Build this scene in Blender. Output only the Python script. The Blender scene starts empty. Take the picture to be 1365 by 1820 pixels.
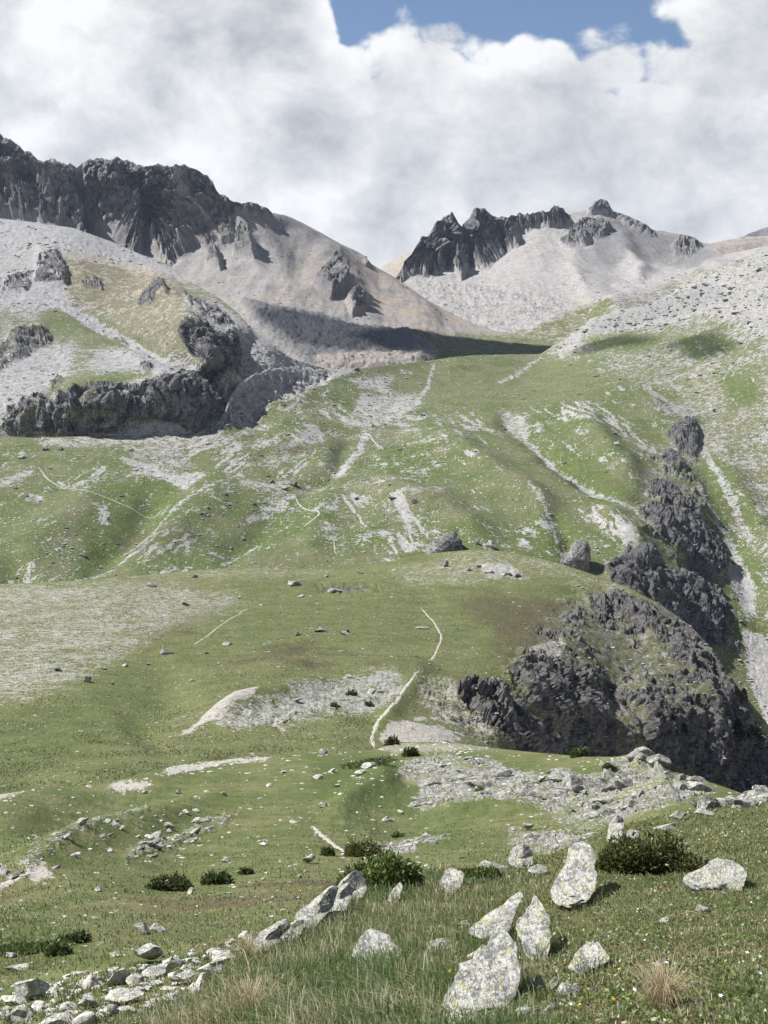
import bpy, math, random, time
T0 = time.time()
import numpy as np
from mathutils import Vector

# ------------------------------------------------------------------ camera, sky, sun, exposure
SC = bpy.context.scene
COL = SC.collection
R = math.radians
F_PX = 2500.0                      # focal length in photograph pixels (1365 x 1820)
CX, CY = 682.5, 910.0
PITCH = R(3.43)
cam = bpy.data.cameras.new('camera')
cam.sensor_fit = 'VERTICAL'
cam.angle = 2 * math.atan(910.0 / F_PX)
cam.clip_start = 0.1
cam.clip_end = 30000
cam_o = bpy.data.objects.new('camera', cam)
cam_o.rotation_euler = (math.pi / 2 - PITCH, 0, 0)
COL.objects.link(cam_o)
SC.camera = cam_o

SUN_AZ, SUN_EL = R(-79), R(52)     # azimuth from the view direction (+Y), negative = to the left
SUN = np.array([math.sin(SUN_AZ) * math.cos(SUN_EL), math.cos(SUN_AZ) * math.cos(SUN_EL), math.sin(SUN_EL)])
sl = bpy.data.lights.new('sun', 'SUN')
sl.energy = 5.0
sl.angle = R(0.53)
sl.color = (1.0, 0.98, 0.945)
so = bpy.data.objects.new('sun', sl)
so.rotation_euler = Vector(-SUN).to_track_quat('-Z', 'Y').to_euler()
COL.objects.link(so)

SC.view_settings.view_transform = 'Standard'
SC.view_settings.look = 'None'
SC.view_settings.gamma = 1
SC.view_settings.exposure = 1.0
SC.view_settings.use_curve_mapping = False
SC.render.film_transparent = False
SC.cycles.max_bounces = 3
SC.cycles.diffuse_bounces = 2
SC.cycles.volume_bounces = 0
SC.cycles.volume_step_rate = 4
SC.cycles.use_denoising = True
SC.cycles.use_adaptive_sampling = True


ALBEDO = 0.72                      # one scale for all surface colours

# ------------------------------------------------------------------ node helper
class NT:
    def __init__(self, tree):
        self.t = tree
        tree.nodes.clear()

    def n(self, typ, ins=None, **props):
        nd = self.t.nodes.new(typ)
        for k, v in props.items():
            setattr(nd, k, v)
        for k, v in (ins or {}).items():
            self.put(nd.inputs[k], v)
        return nd

    def put(self, sock, v):
        if isinstance(v, bpy.types.NodeSocket):
            self.t.links.new(v, sock)
        elif isinstance(v, (tuple, list)):
            if sock.type == 'RGBA' and len(v) == 3:
                v = tuple(v) + (1.0,)
            sock.default_value = v
        else:
            sock.default_value = v

    def m(self, op, a, b=0.0, c=0.0, clamp=False):
        nd = self.n('ShaderNodeMath', {0: a, 1: b, 2: c}, operation=op)
        nd.use_clamp = clamp
        return nd.outputs[0]

    def add(self, *a):
        r = a[0]
        for b in a[1:]:
            r = self.m('ADD', r, b)
        return r

    def mul(self, a, b):
        return self.m('MULTIPLY', a, b)

    def vm(self, op, a, b=(0, 0, 0)):
        return self.n('ShaderNodeVectorMath', {0: a, 1: b}, operation=op).outputs[0]

    def vs(self, a, s):
        nd = self.n('ShaderNodeVectorMath', {0: a}, operation='SCALE')
        self.put(nd.inputs['Scale'], s)
        return nd.outputs[0]

    def ss(self, x, lo, hi, a=0.0, b=1.0):
        return self.n('ShaderNodeMapRange', {0: x, 1: lo, 2: hi, 3: a, 4: b}, interpolation_type='SMOOTHSTEP').outputs[0]

    def lin(self, x, lo, hi, a=0.0, b=1.0):
        return self.n('ShaderNodeMapRange', {0: x, 1: lo, 2: hi, 3: a, 4: b}).outputs[0]

    def mix(self, f, a, b, blend='MIX'):
        nd = self.n('ShaderNodeMix', data_type='RGBA', blend_type=blend)
        self.put(nd.inputs[0], f); self.put(nd.inputs[6], a); self.put(nd.inputs[7], b)
        return nd.outputs[2]

    def noise(self, vec, scale, detail=3.0, rough=0.55, lac=2.0, dist=0.0):
        return self.n('ShaderNodeTexNoise', {'Vector': vec, 'Scale': scale, 'Detail': detail, 'Roughness': rough,
                                              'Lacunarity': lac, 'Distortion': dist}).outputs[0]

    def voro(self, vec, scale, feature='F1', rnd=1.0):
        return self.n('ShaderNodeTexVoronoi', {'Vector': vec, 'Scale': scale, 'Randomness': rnd}, feature=feature)

    def attr(self, name):
        return self.n('ShaderNodeAttribute', attribute_name=name)

    def sep(self, c):
        nd = self.n('ShaderNodeSeparateColor', {0: c})
        return nd.outputs[0], nd.outputs[1], nd.outputs[2]

    def gray(self, v):
        nd = self.n('ShaderNodeCombineColor', {0: v, 1: v, 2: v})
        return nd.outputs[0]


# ------------------------------------------------------------------ world: blue sky with a cumulus bank round the horizon
def build_world():
    w = bpy.data.worlds.new('World')
    SC.world = w
    w.use_nodes = True
    t = NT(w.node_tree)
    sky = t.n('ShaderNodeTexSky', sky_type='NISHITA', sun_disc=False)
    sky.sun_elevation = SUN_EL
    sky.sun_rotation = SUN_AZ
    sky.altitude = 2400
    sky.air_density = 1.0
    sky.dust_density = 0.6
    sky.ozone_density = 1.6
    d = t.n('ShaderNodeTexCoord').outputs['Generated']
    xyz = t.n('ShaderNodeSeparateXYZ', {0: d})
    el = t.m('ARCSINE', xyz.outputs[2])                       # radians
    az = t.m('ARCTAN2', xyz.outputs[0], xyz.outputs[1])
    # flattened cloud space: elevation stretched a little
    p = t.n('ShaderNodeCombineXYZ', {0: xyz.outputs[0], 1: xyz.outputs[1], 2: t.mul(xyz.outputs[2], 1.25)}).outputs[0]
    big = t.noise(t.vm('ADD', p, (3.1, 0.4, 1.7)), 2.6, 1.0)
    wn = t.n('ShaderNodeTexNoise', {'Vector': p, 'Scale': 10.0, 'Detail': 2.0}).outputs[1]
    q = t.vm('ADD', p, t.vs(t.vm('SUBTRACT', wn, (0.5, 0.5, 0.5)), 0.03))

    def lumps(vec):
        """rounded heads: the inverse of the distance to scattered cell centres, coarse and fine"""
        b1 = t.voro(vec, 14.0).outputs[0]; b2 = t.voro(vec, 36.0).outputs[0]
        return t.m('SUBTRACT', 0.5, t.add(t.mul(b1, 0.62), t.mul(b2, 0.34)))
    b0 = lumps(q)
    fb = t.noise(q, 9.0, 9.0, 0.62)
    fbl = t.noise(t.vm('ADD', q, (-0.02, 0.0, 0.03)), 9.0, 9.0, 0.62)
    soft = t.noise(t.vm('ADD', p, (0.35, 2.0, 0.1)), 4.6, 2.0, 0.5)
    # height of the bank's upper edge (radians), higher to the left of the valley
    ridge = t.add(t.mul(t.m('SINE', t.add(t.mul(az, 2.0), 3.5)), 0.035), 0.277)
    lip = t.mul(t.ss(az, -0.02, -0.07), 0.16)
    lip2 = t.mul(t.ss(az, 0.195, 0.24), 0.08)
    top = t.add(ridge, lip, lip2, t.mul(t.m('SUBTRACT', big, 0.5), 0.06))
    edge = t.m('SUBTRACT', top, el)
    cov = t.add(edge, t.mul(b0, 0.11), t.mul(t.m('SUBTRACT', fb, 0.5), 0.12))
    alpha = t.ss(cov, 0.0, 0.016)
    # a few loose cumuli higher up, all round
    hi = t.add(t.noise(t.vm('ADD', q, (5.0, 1.0, 0.0)), 2.2, 4.0, 0.6), t.mul(b0, 0.12))
    alpha = t.m('MAXIMUM', alpha, t.mul(t.mul(t.ss(hi, 0.60, 0.70), t.ss(el, 0.42, 0.6)), 0.9))
    # shade: bright rims and lumps, soft grey bellies
    emb = t.add(t.mul(t.m('SUBTRACT', fb, fbl), 1.15), t.mul(t.m('SUBTRACT', b0, 0.1), 0.16))
    depth = t.ss(cov, 0.0, 0.13)
    base = t.add(1.04, t.mul(depth, -0.26), t.mul(t.m('SUBTRACT', soft, 0.5), 0.95), t.mul(t.m('SUBTRACT', fb, 0.5), 0.30), emb)
    base = t.add(base, t.mul(t.ss(el, 0.17, 0.06), 0.12))
    base = t.m('MINIMUM', t.m('MAXIMUM', base, 0.5), 1.0)
    lum = t.mul(base, 0.49)
    white = t.mix(t.ss(base, 0.5, 0.95), (0.93, 0.97, 1.03), (1.0, 1.0, 1.0))
    cloud = t.vs(white, lum)
    skycol = t.vs(sky.outputs[0], 0.056)
    col = t.mix(alpha, skycol, cloud)
    bg = t.n('ShaderNodeBackground', {0: col, 1: 1.0})
    out = t.n('ShaderNodeOutputWorld', {0: bg.outputs[0]})


build_world()

# ------------------------------------------------------------------ numpy noise
_rs = np.random.RandomState(7)
_PERM = np.concatenate([_rs.permutation(256)] * 3).astype(np.int32)
_G = _rs.normal(size=(256, 3)).astype(np.float32)
_G /= np.linalg.norm(_G, axis=1, keepdims=True)


def perlin(p):
    p = p.astype(np.float32)
    i = np.floor(p).astype(np.int32)
    f = p - i
    i &= 255
    u = f * f * f * (f * (f * 6 - 15) + 10)
    r = 0
    for dx in (0, 1):
        for dy in (0, 1):
            for dz in (0, 1):
                h = _PERM[_PERM[_PERM[i[:, 0] + dx] + i[:, 1] + dy] + i[:, 2] + dz]
                g = _G[h]
                dot = g[:, 0] * (f[:, 0] - dx) + g[:, 1] * (f[:, 1] - dy) + g[:, 2] * (f[:, 2] - dz)
                wx = u[:, 0] if dx else 1 - u[:, 0]
                wy = u[:, 1] if dy else 1 - u[:, 1]
                wz = u[:, 2] if dz else 1 - u[:, 2]
                r = r + dot * wx * wy * wz
    return r * 1.5


def fbm(p, octs=4, gain=0.5, lac=2.03):
    a, s, tot = 1.0, 0, 0
    p = p.copy()
    for k in range(octs):
        s = s + a * perlin(p + 17.3 * k); tot += a
        p = p * lac; a *= gain
    return s / tot


def ridged(p, octs=4, gain=0.55, lac=2.1):
    a, s, tot = 1.0, 0, 0
    p = p.copy()
    for k in range(octs):
        n = 1 - np.abs(perlin(p + 31.7 * k)) * 1.6
        s = s + a * n; tot += a
        p = p * lac; a *= gain
    return s / tot          # about 0.2 .. 1


def worley(p):
    """F1, F2 and a random number of the nearest cell"""
    p = p.astype(np.float32)
    c = np.floor(p).astype(np.int32)
    f1 = np.full(len(p), 9.0, np.float32); f2 = f1.copy(); cid = np.zeros(len(p), np.float32)
    for dx in (-1, 0, 1):
        for dy in (-1, 0, 1):
            for dz in (-1, 0, 1):
                q = c + np.array([dx, dy, dz])
                h = _PERM[_PERM[_PERM[q[:, 0] & 255] + (q[:, 1] & 255)] + (q[:, 2] & 255)]
                d = q + (_G[h] * 0.35 + 0.5) - p
                d = np.sqrt((d * d).sum(1))
                near = d < f1
                f2 = np.where(near, f1, np.minimum(f2, d))
                cid = np.where(near, h / 255.0, cid)
                f1 = np.where(near, d, f1)
    return f1, f2, cid


def sstep(x, a, b):
    t = np.clip((x - a) / (b - a), 0, 1)
    return t * t * (3 - 2 * t)


# ------------------------------------------------------------------ pixels, planes, polygons
def unproject(px, py, d):
    a = (px - CX) / F_PX
    b = -(py - CY) / F_PX
    s, c = math.sin(PITCH), math.cos(PITCH)
    return np.stack([d * a, d * (c + b * s), d * (-s + b * c)], -1)


def tps(ctrl):
    """thin-plate spline of inverse depth over the picture plane: a plane in space is an affine function there"""
    c = np.array(ctrl, float)
    X = c[:, :2] / 500.0
    w = 1.0 / c[:, 2]
    sc = w.mean()
    n = len(X)
    r2 = ((X[:, None] - X[None]) ** 2).sum(-1)
    K = 0.5 * r2 * np.log(r2 + 1e-12) + np.eye(n) * 2e-4
    P = np.hstack([np.ones((n, 1)), X])
    A = np.zeros((n + 3, n + 3))
    A[:n, :n] = K; A[:n, n:] = P; A[n:, :n] = P.T
    sol = np.linalg.solve(A, np.concatenate([np.log(c[:, 2]), np.zeros(3)]) if False else np.concatenate([w / sc, np.zeros(3)]))

    def f(px, py):
        q = np.stack([px.ravel(), py.ravel()], 1) / 500.0
        out = sol[n] + q @ sol[n + 1:]
        for k in range(n):
            rr = ((q - X[k]) ** 2).sum(1)
            out = out + sol[k] * 0.5 * rr * np.log(rr + 1e-12)
        return 1.0 / (np.maximum(out, 0.02 * (w / sc).min()) * sc).reshape(px.shape)
    return f


def poly_sd(px, py, pts):
    """signed distance in pixels, positive inside"""
    pts = np.array(pts, float)
    d2 = np.full(px.shape, 1e12)
    ins = np.zeros(px.shape, bool)
    n = len(pts)
    for k in range(n):
        a, b = pts[k], pts[(k + 1) % n]
        e = b - a
        wx, wy = px - a[0], py - a[1]
        t = np.clip((wx * e[0] + wy * e[1]) / (e @ e + 1e-9), 0, 1)
        dx, dy = wx - t * e[0], wy - t * e[1]
        d2 = np.minimum(d2, dx * dx + dy * dy)
        if a[1] != b[1]:
            cond = ((a[1] > py) != (b[1] > py)) & (px < e[0] * (py - a[1]) / e[1] + a[0])
            ins ^= cond
    d = np.sqrt(d2)
    return np.where(ins, d, -d)


def line_d(px, py, pts):
    pts = np.array(pts, float)
    d2 = np.full(px.shape, 1e12)
    for k in range(len(pts) - 1):
        a, b = pts[k], pts[k + 1]
        e = b - a
        wx, wy = px - a[0], py - a[1]
        t = np.clip((wx * e[0] + wy * e[1]) / (e @ e + 1e-9), 0, 1)
        dx, dy = wx - t * e[0], wy - t * e[1]
        d2 = np.minimum(d2, dx * dx + dy * dy)
    return np.sqrt(d2)


def near_line(X, Y, pts, far):
    """distance to a line, worked out only near it"""
    a = np.array(pts, float)
    sel = (X > a[:, 0].min() - far) & (X < a[:, 0].max() + far) & (Y > a[:, 1].min() - far) & (Y < a[:, 1].max() + far)
    out = np.full(X.shape, far * 4.0)
    out[sel] = line_d(X[sel], Y[sel], pts)
    return out


def prof(pts):
    a = np.array(pts, float)
    return lambda x: np.interp(x, a[:, 0], a[:, 1])


# ------------------------------------------------------------------ mesh from arrays
def mesh_np(name, V, faces, mat=None, smooth=True, attrs=None, loops=None):
    """faces: (n,3) or (n,4) int array; smooth: bool or per-face bool array"""
    me = bpy.data.meshes.new(name)
    V = np.ascontiguousarray(V, np.float32)
    faces = np.ascontiguousarray(faces, np.int32)
    nf, k = faces.shape
    me.vertices.add(len(V)); me.vertices.foreach_set('co', V.ravel())
    me.loops.add(nf * k); me.loops.foreach_set('vertex_index', faces.ravel())
    me.polygons.add(nf)
    me.polygons.foreach_set('loop_start', np.arange(0, nf * k, k, dtype=np.int32))
    me.polygons.foreach_set('loop_total', np.full(nf, k, np.int32))
    sm = np.full(nf, bool(smooth)) if np.isscalar(smooth) else np.asarray(smooth, bool)
    me.polygons.foreach_set('use_smooth', sm)
    me.update(calc_edges=True)
    for an, arr in (attrs or {}).items():
        at = me.attributes.new(an, 'FLOAT_COLOR', 'POINT')
        a4 = np.ones((len(V), 4), np.float32)
        a4[:, :3] = arr
        at.data.foreach_set('color', a4.ravel())
    if mat:
        me.materials.append(mat)
    return me


def obj(name, me, parent=None, loc=None, **props):
    o = bpy.data.objects.new(name, me)
    COL.objects.link(o)
    if parent is not None:
        o.parent = parent
    if loc is not None:
        o.location = loc
    for k, v in props.items():
        o[k] = v
    return o


def grid_faces(nr, nc):
    i = np.arange(nr * nc).reshape(nr, nc)
    return np.stack([i[:-1, :-1], i[1:, :-1], i[1:, 1:], i[:-1, 1:]], -1).reshape(-1, 4)


# ------------------------------------------------------------------ ground material: grass, scree, rock and bare earth by masks on the mesh
def ground_material(name, s, grass_dry=(0.20, 0.195, 0.092), grass_lush=(0.112, 0.145, 0.046), pale=(0.35, 0.345, 0.335),
                    tan=(0.42, 0.34, 0.26), dark=(0.17, 0.17, 0.175), rock_lo=(0.07, 0.07, 0.075), rock_hi=(0.27, 0.26, 0.25),
                    bump=1.0, speck=0.5):
    m = bpy.data.materials.new(name)
    m.use_nodes = True
    t = NT(m.node_tree)
    pos = t.n('ShaderNodeNewGeometry').outputs['Position']
    stone, rock, lush = t.sep(t.attr('m1').outputs['Color'])
    dirt, tanv, darkv = t.sep(t.attr('m2').outputs['Color'])
    nA = t.noise(pos, 1 / (70 * s), 3.0, 0.6)
    nB = t.noise(pos, 1 / (16 * s), 4.0, 0.62)
    nC = t.noise(pos, 1 / (5 * s), 4.0, 0.68)
    nD = t.noise(t.vm('ADD', pos, (31.0, 7.0, 3.0)), 1 / (2.2 * s), 3.0, 0.65)
    cA, cB, cC, cD = [t.m('SUBTRACT', x, 0.5) for x in (nA, nB, nC, nD)]
    # grass
    gf = t.ss(t.add(lush, t.mul(cA, 1.5), t.mul(cB, 1.5), t.mul(cC, 0.9)), 0.15, 0.85)
    grass = t.mix(gf, grass_dry, grass_lush)
    grass = t.mix(t.ss(t.add(cB, t.mul(cC, 1.0), t.mul(cD, 0.6)), 0.14, 0.36), grass, tuple(0.55 * x for x in grass_lush))
    heath = t.mul(t.ss(t.add(darkv, t.mul(cB, 1.0), t.mul(cC, 0.7)), 0.25, 0.65), 0.8)
    grass = t.mix(heath, grass, (0.105, 0.088, 0.05))
    gv = t.m('MAXIMUM', t.add(1.0, t.mul(cB, 0.9), t.mul(cC, 1.9), t.mul(cD, 2.3)), 0.22)
    grass = t.vs(grass, gv)
    # loose stone
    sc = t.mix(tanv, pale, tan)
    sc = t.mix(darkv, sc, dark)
    v1 = t.voro(pos, 1 / (6.5 * s))
    cellv = t.n('ShaderNodeSeparateColor', {0: v1.outputs['Color']}).outputs[0]
    scv = t.add(0.95, t.mul(cB, 0.4), t.mul(cC, 1.1), t.mul(cD, 1.3), t.mul(t.m('SUBTRACT', cellv, 0.5), 0.25))
    sc = t.vs(sc, scv)
    cov = t.ss(t.add(stone, t.mul(cB, 1.3), t.mul(cC, 1.4), t.mul(cD, 1.2)), 0.46, 0.60)
    # single stones lying in the grass
    v2 = t.voro(t.vm('ADD', pos, (5.3, 2.2, 9.1)), 1 / (7.0 * s))
    c2, c3, c4 = t.sep(v2.outputs['Color'])
    thr = t.m('SUBTRACT', 0.985, t.mul(t.m('MULTIPLY', stone, speck), 0.9))
    sp = t.mul(t.m('GREATER_THAN', c2, thr), t.m('LESS_THAN', v2.outputs['Distance'], t.lin(c3, 0, 1, 0.16, 0.42)))
    cov = t.m('MAXIMUM', cov, sp)
    # bedrock
    rk = t.mix(t.ss(t.add(nB, t.mul(cC, 0.9), t.mul(cD, 0.8)), 0.30, 0.72), rock_lo, rock_hi)
    rk = t.mix(t.mul(t.ss(nA, 0.45, 0.7), 0.5), rk, t.mix(tanv, rock_hi, tan))
    rcov = t.ss(t.add(rock, t.mul(cB, 1.0), t.mul(cC, 0.9)), 0.42, 0.58)
    # bare earth
    de = t.vs(t.mix(t.ss(nB, 0.4, 0.6), (0.47, 0.44, 0.40), (0.37, 0.34, 0.30)), t.add(1.0, t.mul(cD, 0.8)))
    dcov = t.ss(t.add(dirt, t.mul(cB, 1.2), t.mul(cC, 1.1), t.mul(cD, 0.7)), 0.42, 0.60)
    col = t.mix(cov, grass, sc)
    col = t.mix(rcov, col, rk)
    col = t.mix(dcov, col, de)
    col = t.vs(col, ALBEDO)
    # fine relief
    hgt = t.add(t.mul(nC, 1.0), t.mul(nD, 0.7))
    bst = t.add(0.75, t.mul(rcov, 0.35), t.mul(cov, 0.1))
    bp = t.n('ShaderNodeBump', {'Strength': bst, 'Distance': 2.6 * s * bump, 'Height': hgt})
    bs = t.n('ShaderNodeBsdfPrincipled', {'Base Color': col, 'Roughness': 0.92, 'Normal': bp.outputs[0]})
    bs.inputs['Specular IOR Level'].default_value = 0.12
    t.n('ShaderNodeOutputMaterial', {0: bs.outputs[0]})
    return m


# ------------------------------------------------------------------ terrain sheets
LAYERS = {}


class Layer:
    pass


def layer(name, ctrl, top, bot, xs, nr, mat_args, paint, back=(200, 120, 8), gamma=1.0, stray=0.02, undul=(60, 0.4), label=None, crest=24, cut=None, jag=None):
    """one terrain sheet: a grid between its crest and its foot, carried over behind the crest"""
    xs = np.asarray(xs, float)
    nc = len(xs)
    T, B = prof(top)(xs), prof(bot)(xs)
    if jag:                                   # a toothed skyline where bare rock makes the crest
        q = np.stack([xs / 11.0, xs * 0 + 3.37, xs * 0 + len(name) + 0.41], 1)
        T = T - np.clip(fbm(q, 4, 0.8) * 2.0, -1.2, 1.2) * np.interp(xs, *zip(*jag))
    v = np.linspace(0, 1, nr) ** gamma
    PX = np.repeat(xs[None], nr, 0)
    PY = T[None] + (B - T)[None] * v[:, None]
    D = tps(ctrl)(PX, PY)
    P = unproject(PX, PY, D)
    L = Layer()
    L.name, L.xs, L.T, L.B, L.nr, L.nc, L.gamma = name, xs, T, B, nr, nc, gamma
    L.px, L.py, L.d = PX, PY, D
    L.s = float(np.median(D)) / F_PX

    def normals(P):
        du = np.gradient(P, axis=1); dv = np.gradient(P, axis=0)
        n = np.cross(dv, du)
        n /= np.linalg.norm(n, axis=-1, keepdims=True) + 1e-12
        n *= np.sign(-(n * P).sum(-1, keepdims=True) + 1e-12)      # towards the viewer's side
        return n
    L.P, L.N = P, normals(P)
    L.flat = P.reshape(-1, 3).copy()
    M = {k: np.zeros(PX.shape) for k in ('stone', 'rock', 'lush', 'dirt', 'tan', 'dark')}
    M['lush'] += 0.5
    L.M = M
    L.disp = np.zeros(PX.shape)
    paint(L)
    # gentle undulation everywhere, in proportion to distance
    wl, amp = undul
    q = L.flat / (wl * L.s)
    L.disp += (fbm(q, 4).reshape(PX.shape)) * amp * wl * 0.12 * D / F_PX
    L.disp *= 0.10 + 0.90 * sstep(PY - T[None], 0, crest)      # the crest line itself stays where it is
    P = P + L.N * L.disp[..., None]
    if hasattr(L, 'shift'):
        P = P + L.shift
    # no relief stands above the skyline of its own sheet
    c_, s_ = math.cos(PITCH), math.sin(PITCH)
    dep = P[..., 1] * c_ - P[..., 2] * s_
    qx = CX + F_PX * P[..., 0] / dep
    qy = CY - F_PX * (P[..., 1] * s_ + P[..., 2] * c_) / dep
    over = np.interp(qx, xs, T) - qy
    P[..., 2] -= np.maximum(over, 0) * dep / F_PX
    L.P = P
    L.N = normals(P)
    nb = back[2]
    V = P.reshape(-1, 3)
    rows = []
    for k in range(nb, 0, -1):
        f = (k / nb)
        q = P[0].copy()
        q[:, 1] += back[0] * f
        q[:, 2] -= back[1] * f ** 1.3
        rows.append(q)
    V = np.concatenate([np.array(rows).reshape(-1, 3), V])
    pad = lambda a: np.concatenate([np.repeat(a[:1], nb, 0), a]).ravel()
    for k in M:
        M[k] = np.clip(M[k], 0, 1)
    m1 = np.stack([pad(M['stone']), pad(M['rock']), pad(M['lush'])], 1)
    m2 = np.stack([pad(M['dirt']), pad(M['tan']), pad(M['dark'])], 1)
    F = grid_faces(nr + nb, nc)
    if cut:                                  # ground that nearer sheets hide for good
        inside = np.concatenate([np.zeros((nb, nc)), (poly_sd(PX, PY, cut) > 0)]).ravel()
        F = F[inside[F].min(1) < 0.5]
    fr = m1[F, 1].mean(1)
    mat = ground_material(name + '_surface', **dict({'s': L.s}, **mat_args))
    me = mesh_np(name, V, F, mat, fr < 0.5, {'m1': m1, 'm2': m2})
    o = obj(name, me, kind='structure')
    if label:
        o['label'] = label
    LAYERS[name] = L
    print('LAYER', name, len(V), round(time.time() - T0, 1))
    return L


def at(L, x, y):
    """the point of a sheet that is seen at a pixel (and its normal, metres per pixel)"""
    j = float(np.interp(x, L.xs, np.arange(L.nc)))
    T = np.interp(x, L.xs, L.T); B = np.interp(x, L.xs, L.B)
    v = min(max((y - T) / (B - T), 0), 1) ** (1 / L.gamma)
    i = v * (L.nr - 1)
    i0, j0 = min(int(i), L.nr - 2), min(int(j), L.nc - 2)
    fi, fj = i - i0, j - j0
    lerp = lambda A: (A[i0, j0] * (1 - fj) + A[i0, j0 + 1] * fj) * (1 - fi) + (A[i0 + 1, j0] * (1 - fj) + A[i0 + 1, j0 + 1] * fj) * fi
    P, N = lerp(L.P), lerp(L.N)
    return P, N / np.linalg.norm(N), float(lerp(L.d)) / F_PX


def wob(L, scale, amp, seed=0, octs=4):
    """pixel coordinates nudged by noise on the ground, so that drawn borders run unevenly"""
    q = L.flat / (scale * L.s) + seed
    n1 = fbm(q, octs, 0.6).reshape(L.px.shape) * amp
    n2 = fbm(q + 40.5, octs, 0.6).reshape(L.px.shape) * amp
    return L.px + n1, L.py + n2


def region(L, pts, feather=8, scale=20, amp=10, seed=0.0, W=None):
    X, Y = W if W is not None else wob(L, scale, amp, seed)
    a = np.array(pts, float)
    sel = (X > a[:, 0].min() - feather) & (X < a[:, 0].max() + feather) & (Y > a[:, 1].min() - feather) & (Y < a[:, 1].max() + feather)
    out = np.zeros(X.shape)
    out[sel] = sstep(poly_sd(X[sel], Y[sel], pts), -feather, feather)
    return out


def ridge_line(L, pts, width, height, seed=0.0, W=None):
    if not hasattr(L, 'Ws'):
        L.Ws = wob(L, 90, 10, 2.0, 2)
    X, Y = L.Ws
    a = np.array(pts, float)
    far = width * 2.6
    sel = (X > a[:, 0].min() - far) & (X < a[:, 0].max() + far) & (Y > a[:, 1].min() - far) & (Y < a[:, 1].max() + far)
    x, y = X[sel], Y[sel]
    best = np.full(x.shape, 1e9); tt = np.zeros(x.shape)
    n = len(a) - 1
    for k in range(n):
        e = a[k + 1] - a[k]
        wx, wy = x - a[k, 0], y - a[k, 1]
        t = np.clip((wx * e[0] + wy * e[1]) / (e @ e), 0, 1)
        d = np.hypot(wx - t * e[0], wy - t * e[1])
        m = d < best
        best = np.where(m, d, best); tt = np.where(m, (k + t) / n, tt)
    L.disp[sel] += height * np.exp(-(best / width) ** 2) * sstep(np.minimum(tt, 1 - tt), 0, 0.3)


def scarp(L, pts, height, width, run=60, W=None):
    """a break of slope: the ground drops on the right-hand side of a line (walked from first to last point downwards)"""
    X, Y = W if W is not None else L.W
    a = np.array(pts, float)
    far = run * 1.5
    sel = (X > a[:, 0].min() - far) & (X < a[:, 0].max() + far) & (Y > a[:, 1].min() - far) & (Y < a[:, 1].max() + far)
    x, y = X[sel], Y[sel]
    best = np.full(x.shape, 1e9); sign = np.zeros(x.shape); tt = np.zeros(x.shape)
    n = len(a) - 1
    for k in range(n):
        p, e = a[k], a[k + 1] - a[k]
        wx, wy = x - p[0], y - p[1]
        t = np.clip((wx * e[0] + wy * e[1]) / (e @ e), 0, 1)
        d = np.hypot(wx - t * e[0], wy - t * e[1])
        cr = -(e[0] * wy - e[1] * wx)           # > 0 to the right of a line that runs down the picture
        m = d < best
        best = np.where(m, d, best); sign = np.where(m, np.sign(cr), sign); tt = np.where(m, (k + t) / n, tt)
    sd = best * sign
    ends = np.clip(np.minimum(tt, 1 - tt) * 6, 0, 1)
    h = np.where(sd < 0, np.exp(-(sd / run) ** 2), 1 - 1.5 * sstep(sd, 0, width) + 0.5 * sstep(sd, width, run * 1.4))
    # h: a gentle rise up to the edge, a sharp fall past it, then back to level
    L.disp[sel] += height * 0.6 * h * ends


def put(M, key, a, val=1.0):
    M[key] = M[key] * (1 - a) + val * a


def crag(L, mask, amp, size, vert=1.0, seed=0.0, grain=None, stretch=3.2):
    """blocky relief: cells pushed out by different amounts, cracks between, ridges running down"""
    sel = mask.ravel() > 0.05
    q = L.flat[sel].copy()
    q = q + 0.35 * size * np.stack([perlin(q / size + 3 + seed), perlin(q / size + 9 + seed), perlin(q / size + 15 + seed)], 1)
    q[:, 2] *= vert
    if grain is not None:                    # ribs and joints drawn out along the fall line
        g = np.asarray(grain, float); g = g / np.linalg.norm(g)
        q = q - (q @ g)[:, None] * g * (1 - 1 / stretch)
    out = 0
    for k, (sz, am) in enumerate(((size, 1.0), (size * 0.42, 0.55), (size * 0.19, 0.36))):
        f1, f2, cid = worley(q / sz + seed + 5.5 * k)
        out = out + am * ((cid - 0.5) * 0.55 + 0.22 * np.minimum(f2 - f1, 0.3) / 0.3 - 0.2 * f1)
    out = out + (0.55 if grain is None else 0.9) * (ridged(q / (size * (2.0 if grain is None else 1.1)) + seed, 3) - 0.6)
    add = np.zeros(mask.size)
    add[sel] = out * amp * mask.ravel()[sel]
    L.disp += add.reshape(mask.shape)


def stripes(L, pts, direction, period, feather=6, strength=0.75, key='stone', seed=0.0, along=7.0):
    """bare streaks running down a slope: direction in degrees below the picture's horizontal, period in pixels"""
    if not hasattr(L, 'W'):
        L.W = wob(L, 24, 7)
    X, Y = L.W
    m = region(L, pts, feather, W=L.W)
    sel = m > 0.01
    a = math.radians(direction)
    u = (X[sel] * math.cos(a) + Y[sel] * math.sin(a)) / (period * along)
    w = (-X[sel] * math.sin(a) + Y[sel] * math.cos(a)) / period
    n = fbm(np.stack([u + seed, w, np.full(u.size, seed)], 1), 3, 0.5)
    f = np.zeros(m.shape)
    f[sel] = m[sel] * sstep(n, -0.12, 0.15) * strength
    L.M[key] = np.maximum(L.M[key], f)
    L.disp -= f * L.s * 1.2


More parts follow.
